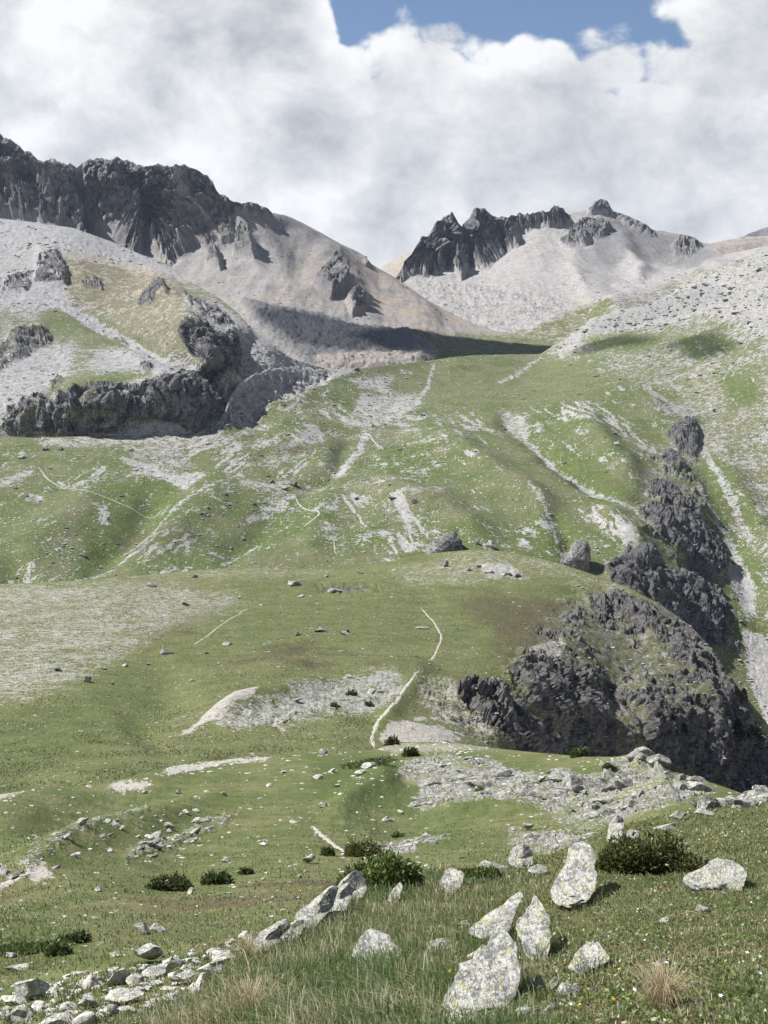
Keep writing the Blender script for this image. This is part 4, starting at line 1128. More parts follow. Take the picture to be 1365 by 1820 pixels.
def leaf_material(name, trans=0.25, rough=0.6):
    """colour from the mesh's tint attribute, a little light through the blade"""
    m = bpy.data.materials.new(name)
    m.use_nodes = True
    t = NT(m.node_tree)
    c = t.vs(t.attr('tint').outputs['Color'], ALBEDO)
    d = t.n('ShaderNodeBsdfDiffuse', {0: c, 1: 0.6})
    tr = t.n('ShaderNodeBsdfTranslucent', {0: c})
    g = t.n('ShaderNodeBsdfGlossy', {0: (0.9, 0.95, 0.9), 1: rough})
    x = t.n('ShaderNodeMixShader', {0: trans, 1: d.outputs[0], 2: tr.outputs[0]})
    y = t.n('ShaderNodeMixShader', {0: 0.04, 1: x.outputs[0], 2: g.outputs[0]})
    t.n('ShaderNodeOutputMaterial', {0: y.outputs[0]})
    return m


def plain_material(name, c, rough=0.9, noise=None):
    m = bpy.data.materials.new(name)
    m.use_nodes = True
    t = NT(m.node_tree)
    pos = t.n('ShaderNodeNewGeometry').outputs['Position']
    c = tuple(x * ALBEDO for x in c)
    col = c
    if noise:
        n = t.noise(pos, noise, 4.0, 0.65)
        col = t.vs(t.mix(0.0, c, c), t.add(0.6, t.mul(n, 0.8)))
        bp = t.n('ShaderNodeBump', {'Strength': 0.7, 'Distance': 0.3 / noise, 'Height': n})
        bs = t.n('ShaderNodeBsdfPrincipled', {'Base Color': col, 'Roughness': rough, 'Normal': bp.outputs[0]})
    else:
        bs = t.n('ShaderNodeBsdfPrincipled', {'Base Color': col, 'Roughness': rough})
    bs.inputs['Specular IOR Level'].default_value = 0.15
    t.n('ShaderNodeOutputMaterial', {0: bs.outputs[0]})
    return m


ROCK_NEAR = rock_material('lichen_rock_near', 0.0028)
ROCK_OWN = rock_material('lichen_rock_foreground', 0.0028, own=True)
ROCK_OWN_FAR = rock_material('dark_crag_rock', 0.25, pale=(0.36, 0.35, 0.335), grey=(0.12, 0.12, 0.12), spots=0.4, lich=0.05, own=True)
ROCK_MID = rock_material('lichen_rock_middle', 0.018, grey=(0.44, 0.435, 0.40), pale=(0.74, 0.72, 0.64), spots=0.35, lich=0.3)
ROCK_SLAB = rock_material('slab_rock', 0.045, pale=(0.54, 0.53, 0.47), grey=(0.20, 0.198, 0.18), spots=0.5, lich=0.2)
ROCK_FAR = rock_material('hillside_rock', 0.14, pale=(0.58, 0.555, 0.50), grey=(0.32, 0.31, 0.29), spots=0.4, lich=0.1)
ROCK_DARK = rock_material('dark_hillside_rock', 0.25, pale=(0.36, 0.35, 0.335), grey=(0.12, 0.12, 0.12), spots=0.4, lich=0.05)
GRASS = leaf_material('grass_blades', 0.35)
LEAF = leaf_material('shrub_leaves', 0.4, 0.45)
WOOD = plain_material('shrub_wood', (0.09, 0.06, 0.04), noise=60.0)

# ------------------------------------------------------------------ rock shapes
def ico(sub):
    f = (1 + 5 ** 0.5) / 2
    V = [(-1, f, 0), (1, f, 0), (-1, -f, 0), (1, -f, 0), (0, -1, f), (0, 1, f), (0, -1, -f), (0, 1, -f), (f, 0, -1), (f, 0, 1), (-f, 0, -1), (-f, 0, 1)]
    Fc = [(0, 11, 5), (0, 5, 1), (0, 1, 7), (0, 7, 10), (0, 10, 11), (1, 5, 9), (5, 11, 4), (11, 10, 2), (10, 7, 6), (7, 1, 8), (3, 9, 4), (3, 4, 2), (3, 2, 6), (3, 6, 8), (3, 8, 9), (4, 9, 5), (2, 4, 11), (6, 2, 10), (8, 6, 7), (9, 8, 1)]
    V = [np.array(v) / np.linalg.norm(v) for v in V]
    for _ in range(sub):
        cache, nf = {}, []
        def mid(a, b):
            k = (min(a, b), max(a, b))
            if k not in cache:
                m = V[a] + V[b]
                V.append(m / np.linalg.norm(m)); cache[k] = len(V) - 1
            return cache[k]
        for a, b, c in Fc:
            ab, bc, ca = mid(a, b), mid(b, c), mid(c, a)
            nf += [(a, ab, ca), (b, bc, ab), (c, ca, bc), (ab, bc, ca)]
        Fc = nf
    return np.array(V), np.array(Fc)


ICO = {k: ico(k) for k in (0, 1, 2, 3)}


def facet(V, rs, n, lo=0.55, hi=0.9):
    """cut a body flat with n random planes"""
    for _ in range(n):
        a = rs.normal(size=3); a /= np.linalg.norm(a)
        h = V @ a
        c = h.max() * rs.uniform(lo, hi)
        V = V - np.maximum(h - c, 0)[:, None] * a * 0.96
    return V


def rock_verts(seed, sub=3, dims=(1, 1, 1), planes=9, rough=0.06, lo=0.5):
    rs = np.random.RandomState(seed)
    V, Fc = ICO[sub]
    V = facet(V.copy(), rs, planes, lo, 0.88)
    V = V / np.abs(V).max(0)
    V = V * np.array(dims)
    o = rs.uniform(0, 50, 3)
    nn = V / (np.linalg.norm(V, axis=1, keepdims=True) + 1e-9)
    V = V + nn * (fbm(V / max(dims) * 2.2 + o, 4, 0.55)[:, None] * rough * 2.2 * min(dims))
    return V, Fc


ROCK_POOL = {}
def pool_mesh(kind, k, mat, dims, planes=9, rough=0.06, sub=2, lo=0.5):
    key = (kind, k, mat.name)
    if key not in ROCK_POOL:
        V, Fc = rock_verts(hash((kind[0], kind[-1], len(kind))) % 1 + 100 * k + len(kind) * 7, sub, dims, planes, rough, lo)
        ROCK_POOL[key] = mesh_np(kind, V, Fc, mat, False if sub < 3 else True)
    return ROCK_POOL[key]


def tagged(o, label, cat, group=None):
    o['label'] = label
    o['category'] = cat
    if group:
        o['group'] = group
    return o


def stone(L, x, y, w, h, label, group=None, mat=None, name='boulder', seed=0, sub=3, planes=9, shape=None, tilt=0.0, depth=0.9, cat=None, sink=0.14, rough=0.06):
    """a boulder whose visible outline is about w x h pixels and whose foot is at pixel (x, y + h/2)"""
    P, N, s = at(L, x, y + h * 0.42)
    sx, sz = w * s / 2, h * s / 2
    sy = sx * depth
    sz = sz * (1 + sink)
    V, Fc = rock_verts(seed * 13 + 5, sub, (sx, sy, sz), planes + 5, rough, 0.32)
    V[:, :2] *= 0.8 + 0.7 * np.clip(0.45 - V[:, 2:3] / sz, 0, 1)          # broad in the ground
    if shape == 'pointed':
        k = np.clip(V[:, 2:3] / sz, 0, 1)
        V[:, :2] *= 1 - 0.55 * k
    if tilt:
        c, sn = math.cos(tilt), math.sin(tilt)
        V = V @ np.array([[c, 0, -sn], [0, 1, 0], [sn, 0, c]])
    zmin = V[:, 2].min()
    me = mesh_np(name, V, Fc, mat or ROCK_MID, True)
    me.set_sharp_from_angle(angle=R(32))
    o = obj(name, me, loc=(P[0], P[1] + sy * 0.4, P[2] - zmin - sink * sz))
    return tagged(o, label, cat or name, group)


FEET = []


def outline_rock(L, pts, label, thick=0.8, lean=0.25, name='boulder', mat=None, seed=0, group=None, cat=None, rough=0.075, foot=None, back=0.27, slab=True):
    """a rock with its own outline as seen from the path and a rounded body behind it"""
    a = np.array(pts, float)
    if L is NH:
        FEET.append(a)
    c = np.array([(a[:, 0].min() + a[:, 0].max()) / 2 * 0.35 + a[:, 0].mean() * 0.65, (a[:, 1].min() + a[:, 1].max()) / 2 * 0.35 + a[:, 1].mean() * 0.65])
    bot = a[:, 1].max() if foot is None else foot
    P, N, s = at(L, c[0], bot - 3)
    nt, nf = 56, 20
    th = np.linspace(-math.pi, math.pi, nt, endpoint=False)
    ang = np.arctan2(-(a[:, 1] - c[1]), a[:, 0] - c[0])
    rad = np.hypot(a[:, 0] - c[0], a[:, 1] - c[1]) * s
    # radius towards each direction: walk the outline
    loop = np.concatenate([a, a[:1]]); segs = []
    for k in range(len(a)):
        for f in np.linspace(0, 1, 12, endpoint=False):
            q = loop[k] * (1 - f) + loop[k + 1] * f
            segs.append((math.atan2(-(q[1] - c[1]), q[0] - c[0]), math.hypot(q[0] - c[0], q[1] - c[1]) * s))
    segs = np.array(sorted(segs))
    rr = np.interp(th, np.concatenate([segs[-12:, 0] - 2 * math.pi, segs[:, 0], segs[:12, 0] + 2 * math.pi]), np.concatenate([segs[-12:, 1], segs[:, 1], segs[:12, 1]]))
    rr = rr * (1.10 + 0.13 * fbm(np.stack([np.cos(th) * 2.2, np.sin(th) * 2.2, np.full(nt, seed * 1.7)], 1), 4, 0.7))
    T = 1.15 * thick * min(np.ptp(a[:, 0]), np.ptp(a[:, 1])) * s
    rs = np.random.RandomState(seed + 3)
    V = [(0, -T * 0.55, 0)]
    for j in range(1, nf):
        ph = -math.pi / 2 + math.pi * j / nf
        k = math.cos(ph) ** (0.32 if slab else 0.36)
        y = math.sin(ph) * T * (0.55 if ph < 0 else 1.0)
        for i in range(nt):
            V.append((rr[i] * k * math.cos(th[i]), y, rr[i] * k * math.sin(th[i])))
    V.append((0, T, 0))
    V = np.array(V)
    Fc = []
    for i in range(nt):
        Fc.append((0, 1 + i, 1 + (i + 1) % nt))
    for j in range(nf - 2):
        for i in range(nt):
            b, e = 1 + j * nt + i, 1 + j * nt + (i + 1) % nt
            Fc.append((b, b + nt, e)); Fc.append((e, b + nt, e + nt))
    last = len(V) - 1
    for i in range(nt):
        Fc.append((last, 1 + (nf - 2) * nt + (i + 1) % nt, 1 + (nf - 2) * nt + i))
    size = max(np.ptp(a[:, 0]), np.ptp(a[:, 1])) * s
    # flat faces on the front, lean, roughness
    for _ in range(10 if slab else 8):
        d = np.array([rs.uniform(-1.3, 1.3), -0.75, rs.uniform(-0.4, 1.2)]); d /= np.linalg.norm(d)
        h = V @ d
        V = V - np.maximum(h - h.max() * rs.uniform(0.32, 0.75), 0)[:, None] * d * 0.97
    if slab:                                 # broad face turned a little to the left and back
        V[:, 1] = V[:, 1] + 0.22 * V[:, 0] + 0.15 * V[:, 2]
    o3 = rs.uniform(0, 40, 3)
    nn = V / (np.linalg.norm(V, axis=1, keepdims=True) + 1e-9)
    V = V + nn * ((fbm(V / size * 4 + o3, 5, 0.62) * 1.5 + 0.9 * (ridged(V / size * 3 + o3, 3) - 0.6))[:, None] * rough * size)
    own = V.copy()
    # the body lies back against the slope it sits in: each height takes the ground's depth there, in part
    d0 = s * F_PX
    ys = np.linspace(a[:, 1].min() - 30, a[:, 1].max() + 30, 24)
    dg = np.array([at(L, c[0], yy)[2] * F_PX for yy in ys])
    dd = np.where(ys < bot - 3, d0 + back * (dg - d0), d0 + 0.9 * (dg - d0))
    dd = np.clip(dd, d0 * 0.8, d0 * 1.35)
    pyv = c[1] - V[:, 2] / s
    dv = np.interp(pyv, ys, dd)
    V[:, 0] *= dv / d0
    V[:, 2] *= dv / d0
    V[:, 1] += dv - d0 + lean * 0.3 * (V[:, 2] - V[:, 2].min())
    centre = unproject(c[0], c[1], d0)
    # vertical shift that goes with the change of depth
    V[:, 2] += (dv - d0) * (centre[2] / d0)
    V[:, 0] += (dv - d0) * (centre[0] / d0)
    me = mesh_np(name, V, np.array(Fc), ROCK_OWN_FAR if mat else ROCK_OWN, True, {'own': own})
    me.set_sharp_from_angle(angle=R(28))
    o = obj(name, me, loc=(centre[0], centre[1] + T * 0.35, centre[2]))
    return tagged(o, label, cat or name, group)


LANDMARKS = {
    'field': [(42, 1764, 'the black-ended boulder'), (260, 1700, 'the squat dark-faced boulder'), (212, 1736, 'the humped white boulder'), (28, 1806, 'the corner boulder'), (162, 1781, 'the cracked white boulder'), (220, 1776, 'the low broad white rock'), (95, 1816, 'the speckled bottom boulder'),
              (300, 1713, 'the pointed white stone'), (362, 1744, 'the sloping white slab'), (386, 1721, 'the overhanging pale rock'), (250, 1651, 'the dark pointed boulder'), (440, 1690, 'the low rock at the grass edge')],
    'slope': [(300, 1572, 'the left dark bush'), (384, 1561, 'the right dark bush'), (140, 1505, 'the long pale rock rib'), (310, 1490, 'the grey rock rib'), (230, 1392, 'the small bare patch'), (400, 1355, 'the pale bare strip'), (600, 1500, 'the short path'), (643, 1381, 'the white stone in the heath'), (860, 1410, 'the flat-stepped outcrop'), (645, 1508, 'the rounded juniper cushion'), (110, 1463, 'the lone white stone')],
    'spur': [(570, 1125, 'the round dark boulder'), (290, 1157, 'the flat grey boulder'), (520, 1042, 'the long crest slab'), (770, 1120, 'the curving footpath'), (400, 1106, 'the faint track'), (102, 1189, 'the dark gravel stone'), (155, 1208, 'the white stone under the gravel'), (850, 985, 'the spur top'), (795, 1002, 'the upright crest stone')],
    'hill': [(523, 858, 'the paired boulders'), (698, 894, 'the dark scar boulder'), (738, 901, 'the pale scar boulder'), (655, 780, 'the short bent path'), (550, 915, 'the zigzag path'), (92, 856, 'the slanting path'), (200, 730, 'the left buttress'), (1030, 990, 'the dark pinnacle'), (1230, 780, 'the upper gorge crag'), (874, 972, 'the white crest boulder'), (635, 656, 'the dark block tongue')],
    'turf': [(870, 1745, 'the largest boulder'), (1165, 1520, 'the juniper bush'), (1030, 1560, 'the tall whitish boulder'), (1280, 1568, 'the broad flat boulder'), (668, 1698, 'the triangular boulder'), (1050, 1710, 'the hump-backed stone'), (1178, 1780, 'the straw tuft'), (950, 1650, 'the upright slab'), (705, 1552, 'the glossy bush'), (1246, 1618, 'the round white stone'), (1350, 1420, 'the right-hand crag'), (445, 1812, 'the flattened straw')],
}
USED = set()
SIDE = ['right of', 'up right of', 'straight above', 'up left of', 'left of', 'down left of', 'straight below', 'down right of']


def where(kind, what, x, y):
    """a label that places a look-alike by the nearest thing one can name"""
    for near in ('close', 'a little way', 'farther'):
        for lx, ly, nm in sorted(LANDMARKS[kind], key=lambda q: math.hypot(q[0] - x, (q[1] - y) * 1.5)):
            k = int(round(math.atan2(-(y - ly), x - lx) / (math.pi / 4))) % 8
            lab = f'{what} {near} {SIDE[k]} {nm}'
            if lab not in USED:
                USED.add(lab)
                return lab
    return what


NH, NS, SPUR, GH, BENCH = [LAYERS[k] for k in ('near_hillside', 'near_slope', 'spur', 'green_hillside', 'left_bench')]
LM, CM = LAYERS['left_mountain'], LAYERS['cirque_mountain']

# ------------------------------------------------------------------ footpaths: thin beds of trodden earth
PATH_MAT = ground_material('trodden_earth', 0.09)
PATH_MAT = plain_material('trodden_earth_bed', (0.44, 0.41, 0.365), noise=2.5)


def footpath(L, pts, width, label):
    a = np.array(pts, float)
    seg = np.concatenate([[0], np.cumsum(np.hypot(*np.diff(a, axis=0).T))])
    n = max(int(seg[-1] / 2.5), 8)
    u = np.linspace(0, seg[-1], n)
    x, y = np.interp(u, seg, a[:, 0]), np.interp(u, seg, a[:, 1])
    rs = np.random.RandomState(int(abs(a[0, 0])) + 1)
    k = np.ones(7) / 7
    sm = lambda v: np.convolve(np.pad(v, 3, 'edge'), k, 'valid')
    x, y = sm(x) + sm(rs.normal(size=n)) * 2.2, sm(y)
    V = []
    C = np.array([at(L, x[i], y[i])[0] for i in range(n)])
    for i in range(n):
        P, N, s = at(L, x[i], y[i])
        d = C[min(i + 1, n - 1)] - C[max(i - 1, 0)]
        d = d / (np.linalg.norm(d) + 1e-9)
        side = np.cross(d, N); side /= np.linalg.norm(side) + 1e-9
        end = min(1.0, 0.25 + min(i, n - 1 - i) / 5.0)
        w1 = width * end * (0.35 + 0.9 * rs.rand()); w2 = width * end * (0.35 + 0.9 * rs.rand())
        lift = 0.02 + 0.22 * s
        for f in (-1.0, -0.35, 0.35, 1.0):
            w = w1 if f < 0 else w2
            q = P + side * w * 0.5 * f
            V.append(q + N * (lift if abs(f) < 0.9 else -lift * 0.6))
    me = mesh_np('footpath', np.array(V), grid_faces(n, 4), PATH_MAT, True)
    o = obj('footpath', me, kind='structure', label=label)
    return o


footpath(SPUR, [(745, 1078), (757, 1092), (772, 1103), (780, 1120), (787, 1131), (781, 1145), (772, 1165), (764, 1174), (757, 1183)], 0.6, 'thin pale footpath curving over the grassy top of the spur')
footpath(SPUR, [(747, 1199), (735, 1210), (722, 1226), (712, 1242), (706, 1256), (690, 1270), (672, 1285), (664, 1300), (660, 1315), (666, 1330)], 0.75, 'wider pale footpath running down beside the bare rocky swell')
footpath(SPUR, [(342, 1148), (370, 1128), (400, 1106), (422, 1092), (445, 1080)], 0.5, 'faint pale track on the meadow left of the spur')
footpath(NS, [(556, 1468), (566, 1482), (580, 1490), (592, 1502), (612, 1513), (640, 1523), (668, 1530)], 0.62, 'short pale stretch of footpath beside a rounded juniper bush')
footpath(NS, [(-60, 1600), (-20, 1590), (10, 1576), (45, 1562), (75, 1552)], 0.6, 'pale footpath entering at the left edge of the picture')
footpath(GH, [(66, 828), (78, 842), (92, 856), (110, 868), (140, 876), (180, 885), (230, 898), (290, 911)], 1.3, 'thin path slanting across the green slope below the buttress')
footpath(GH, [(655, 768), (660, 780), (668, 790), (684, 800)], 1.8, 'short bent path in the middle of the green hillside')
footpath(GH, [(524, 880), (528, 895), (540, 908), (556, 915), (570, 923), (556, 934), (541, 944)], 1.6, 'zigzag path below the two boulders on the green hillside')
footpath(GH, [(590, 955), (597, 968), (594, 980), (600, 990)], 1.0, 'tiny winding path just above the spur crest')

# ------------------------------------------------------------------ boulders of the foreground, each with its own outline
outline_rock(NH, [(788, 1822), (800, 1797), (815, 1777), (822, 1757), (850, 1745), (868, 1730), (880, 1714), (890, 1694), (905, 1667), (918, 1659), (921, 1682), (933, 1708), (931, 1740), (929, 1775), (925, 1802), (905, 1822), (850, 1836), (802, 1838)],
             'largest foreground boulder, pale grey with black lichen spots and a pointed top', 0.55, 0.42, seed=1, foot=1812)
outline_rock(NH, [(922, 1645), (943, 1626), (960, 1601), (978, 1597), (982, 1620), (980, 1655), (978, 1685), (968, 1708), (940, 1704), (924, 1675)], 'upright pale slab leaning just above the largest boulder', 0.45, 0.5, seed=2)
outline_rock(NH, [(838, 1670), (868, 1650), (905, 1636), (932, 1610), (948, 1601), (953, 1612), (926, 1636), (905, 1657), (878, 1670), (850, 1677)], 'long low rock rib joining the upright slab from the left', 0.7, 0.3, seed=3)
outline_rock(NH, [(986, 1592), (1004, 1570), (1014, 1550), (1021, 1525), (1045, 1514), (1068, 1521), (1071, 1545), (1066, 1565), (1076, 1582), (1072, 1604), (1040, 1612), (1016, 1616), (996, 1616), (988, 1604)], 'tall whitish boulder with a split foot beside the juniper bush', 0.55, 0.4, seed=4)
outline_rock(NH, [(1081, 1497), (1088, 1470), (1102, 1457), (1113, 1462), (1113, 1478), (1104, 1494), (1092, 1504)], 'small pale upright stone at the upper left of the juniper bush', 0.7, 0.2, seed=5)
outline_rock(NH, [(1213, 1583), (1235, 1568), (1262, 1555), (1290, 1544), (1312, 1548), (1340, 1560), (1348, 1570), (1325, 1582), (1290, 1590), (1240, 1588)], 'broad flat whitish boulder with yellow lichen below the juniper bush', 0.9, 0.5, seed=6)
outline_rock(NH, [(620, 1708), (638, 1686), (655, 1671), (672, 1675), (690, 1681), (705, 1700), (713, 1714), (690, 1724), (650, 1720), (630, 1716)], 'broad triangular pale boulder alone in the long grass', 0.75, 0.45, seed=7)
outline_rock(NH, [(592, 1612), (598, 1593), (610, 1574), (632, 1564), (647, 1571), (650, 1592), (642, 1606), (615, 1614)], 'yellowish rounded rock knob at the upper end of the rock rib', 0.8, 0.25, seed=8)
outline_rock(NH, [(514, 1664), (522, 1645), (545, 1631), (570, 1612), (592, 1597), (602, 1606), (588, 1630), (562, 1646), (545, 1666), (528, 1668)], 'long yellowish rock rib sloping down left from the rounded knob', 0.8, 0.25, seed=9)
outline_rock(NH, [(560, 1650), (575, 1622), (598, 1602), (618, 1590), (628, 1602), (612, 1624), (590, 1642)], 'middle block of the yellowish rock rib between knob and lower end', 0.8, 0.25, seed=18)
outline_rock(NH, [(490, 1682), (500, 1664), (525, 1648), (540, 1650), (532, 1670), (510, 1684)], 'small block at the lower end of the yellowish rock rib', 0.8, 0.25, seed=19)
outline_rock(NH, [(438, 1697), (455, 1678), (480, 1664), (506, 1654), (514, 1664), (485, 1684), (458, 1702)], 'low pale rock at the edge of the grass, lower end of the rib', 0.9, 0.2, seed=10)
outline_rock(NH, [(1014, 1731), (1028, 1712), (1050, 1693), (1068, 1694), (1085, 1714), (1088, 1722), (1050, 1724), (1034, 1734)], 'hump-backed pale stone with a dark hollow beneath, right of the largest boulder', 0.9, 0.35, seed=11)
outline_rock(NH, [(782, 1588), (792, 1560), (806, 1553), (826, 1566), (820, 1582), (800, 1590)], 'white angular stone in the grass right of the green bush', 0.8, 0.2, seed=12)
outline_rock(NH, [(688, 1607), (700, 1588), (712, 1578), (717, 1585), (712, 1598), (700, 1610)], 'small white leaning stone below the green bush', 0.8, 0.2, seed=13)
outline_rock(NH, [(905, 1538), (915, 1518), (935, 1511), (948, 1520), (950, 1534), (930, 1545)], 'yellowish rounded boulder on the crest of the grass slope', 0.9, 0.2, seed=14)
SMALL = [(790, 1684, 42, 15, 'low stone with a shadowed front, left of the upright slab'), (856, 1697, 37, 20, 'flat pale stone above the largest boulder'), (1011, 1757, 30, 17, 'yellowish stone right of the largest boulder'), (985, 1749, 20, 16, 'small lichened stone between two others right of the largest boulder'),
         (951, 1751, 22, 26, 'pale stone touching the right side of the largest boulder'), (935, 1802, 34, 24, 'pale and dark stone at the right foot of the largest boulder'), (983, 1789, 18, 15, 'little pale stone near the bottom edge, second from the largest boulder'), (970, 1806, 22, 10, 'little flat stone at the bottom edge'),
         (1246, 1618, 21, 12, 'small round white stone below the broad flat boulder'), (1188, 1635, 16, 8, 'little white stone amid the turf right of the dry stalks'), (1169, 1681, 10, 6, 'tiny white stone above the straw tuft'), (1171, 1713, 34, 11, 'flat grey stone just above the straw tuft'),
         (965, 1547, 32, 10, 'flat pale stone just under the crest of the grass slope'), (870, 1541, 44, 9, 'flat pale stone on the crest right of the green bush'), (826, 1640, 18, 7, 'little stone in the pale grass left of the rock rib'), (776, 1690, 14, 7, 'tiny stone beside the low shadowed stone'),
         (1057, 1764, 14, 10, 'tiny pale stone below the hump-backed stone'), (1130, 1487, 26, 12, 'small pale stone behind the juniper bush'), (1190, 1470, 30, 10, 'low pale stone on the crest right of the juniper'), (1210, 1452, 24, 10, 'pale crest stone between juniper and the right-hand crag'), (1253, 1446, 20, 9, 'little pale stone on the crest below the right-hand crag')]
for k, (x, y, w, h, lab) in enumerate(SMALL):
    stone(NH, x, y - h * 0.15, w * 1.25, h * 1.7, lab, mat=ROCK_NEAR, name='stone', seed=40 + k, sub=3, planes=8, sink=0.05)

# ------------------------------------------------------------------ the stone field at lower left
FIELD = [(42, 1764, 74, 36, 'largest boulder of the stone field, white top and black right end'), (260, 1700, 50, 27, 'squat boulder with a pale left and dark right face above the stone field'), (250, 1651, 25, 22, 'dark pointed boulder in the brown grass'), (275, 1650, 24, 12, 'pale rounded stone against the dark pointed boulder'),
         (20, 1698, 20, 9, None), (25, 1721, 32, 10, None), (212, 1736, 40, 30, 'humped white boulder in the middle of the stone field'), (155, 1749, 32, 18, None), (175, 1744, 20, 15, None), (95, 1758, 27, 10, None), (22, 1779, 34, 17, None), (28, 1806, 46, 27, 'white boulder in the bottom left corner'),
         (68, 1790, 27, 12, None), (110, 1791, 37, 14, None), (122, 1771, 17, 10, None), (80, 1769, 20, 8, None), (162, 1781, 36, 24, 'cracked white boulder near the bottom edge, left part of the stone field'), (220, 1776, 54, 20, 'low broad white rock in the lower stone field'), (200, 1796, 30, 20, None), (228, 1796, 29, 13, None),
         (95, 1816, 46, 20, 'grey speckled boulder on the bottom edge'), (150, 1812, 37, 26, None), (300, 1713, 33, 18, 'pointed white stone right of the squat boulder'), (258, 1722, 21, 12, None), (240, 1742, 31, 16, None), (280, 1728, 40, 16, None), (275, 1748, 22, 9, None), (305, 1735, 19, 10, None), (327, 1721, 16, 8, None),
         (325, 1743, 42, 18, None), (362, 1744, 48, 25, 'sloping white slab at the right end of the stone field'), (386, 1721, 44, 26, 'overhanging pale rock at the grass edge with a black hollow under it'), (398, 1701, 46, 16, None), (386, 1692, 24, 10, None), (365, 1702, 13, 8, None), (346, 1708, 15, 9, None), (311, 1701, 11, 7, None),
         (436, 1665, 20, 12, None), (412, 1674, 16, 9, None), (456, 1692, 26, 12, None), (205, 1697, 15, 8, None), (130, 1663, 17, 9, None), (60, 1747, 0, 0, None), (140, 1762, 14, 7, None), (190, 1762, 17, 8, None), (250, 1760, 18, 8, None), (345, 1762, 24, 10, None), (300, 1776, 26, 12, None), (265, 1790, 22, 10, None),
         (12, 1795, 16, 8, None), (50, 1795, 14, 7, None), (180, 1800, 15, 8, None), (125, 1800, 18, 8, None), (245, 1812, 20, 9, None), (110, 1747, 14, 7, None), (60, 1812, 0, 0, None), (340, 1690, 10, 5, None), (420, 1690, 14, 7, None), (475, 1660, 18, 8, None), (60, 1775, 13, 6, None), (285, 1700, 13, 7, None)]
for k, (x, y, w, h, lab) in enumerate(FIELD):
    if w:
        stone(NS, x, y, w * 1.2, h * 1.15, lab or where('field', 'pale stone', x, y), None if lab else 'stones of the lower left field', name='boulder' if lab else 'stone', seed=100 + k,
              shape='pointed' if lab and 'pointed' in lab else None, planes=10, depth=0.85)

# ------------------------------------------------------------------ single stones on the nearer slope and the spur
MIDS = [(340, 1582, 15, 16, 'lone grey stone on the slope left of the two dark bushes', ROCK_MID), (172, 1581, 13, 9, 'small white stone in the brown grass under the left rock rib', ROCK_MID), (60, 1478, 10, 6, None, ROCK_MID), (110, 1463, 16, 8, 'white stone alone on the green slope above the left rock rib', ROCK_MID), (255, 1395, 10, 5, None, ROCK_MID), (158, 1397, 12, 5, None, ROCK_MID),
        (295, 1412, 0, 0, None, ROCK_MID), (397, 1412, 12, 9, 'small stone with a dark underside on the right of the left meadow', ROCK_MID), (318, 1394, 12, 8, None, ROCK_MID), (295, 1472, 22, 10, None, ROCK_MID), (300, 1480, 12, 8, None, ROCK_MID), (266, 1490, 22, 9, None, ROCK_MID), (328, 1452, 14, 7, None, ROCK_MID), (346, 1446, 12, 6, None, ROCK_MID), (197, 1514, 12, 8, None, ROCK_MID), (245, 1493, 10, 6, None, ROCK_MID),
        (353, 1462, 26, 10, None, ROCK_MID), (396, 1530, 18, 8, None, ROCK_MID), (336, 1642, 9, 6, None, ROCK_MID), (532, 1558, 8, 8, None, ROCK_MID), (543, 1548, 6, 6, None, ROCK_MID), (604, 1546, 7, 6, None, ROCK_MID), (573, 1323, 15, 11, 'white block on the meadow left of the wider footpath', ROCK_SLAB), (447, 1341, 17, 7, 'grey flat stone at the end of the pale bare strip', ROCK_SLAB),
        (643, 1381, 26, 12, 'white stone in the dark green heath below the footpath', ROCK_MID), (600, 1398, 14, 7, None, ROCK_MID), (566, 1380, 22, 9, None, ROCK_MID), (590, 1370, 14, 8, None, ROCK_MID), (640, 1398, 12, 8, None, ROCK_MID), (660, 1364, 30, 9, None, ROCK_MID), (573, 1437, 22, 8, 'dark stone in the heath left of the slabby outcrop', ROCK_SLAB), (690, 1450, 20, 10, 'stone with a dark base at the lower left of the slabby outcrop', ROCK_MID),
        (710, 1440, 12, 8, None, ROCK_MID), (465, 1500, 16, 7, None, ROCK_MID), (520, 1460, 12, 6, None, ROCK_MID), (480, 1395, 14, 6, None, ROCK_MID), (505, 1372, 12, 5, None, ROCK_MID), (940, 1470, 24, 14, 'grey rounded boulder on the stony ground under the outcrop', ROCK_SLAB), (552, 1527, 26, 18, 'grey broken rock beside a small round bush on the path', ROCK_SLAB)]
for k, (x, y, w, h, lab, mt) in enumerate(MIDS):
    if w:
        stone(NS, x, y, w, h, lab or where('slope', 'small pale stone', x, y), None if lab else 'scattered stones of the nearer slope', mat=mt, name='boulder' if lab else 'stone', seed=200 + k, sub=2)
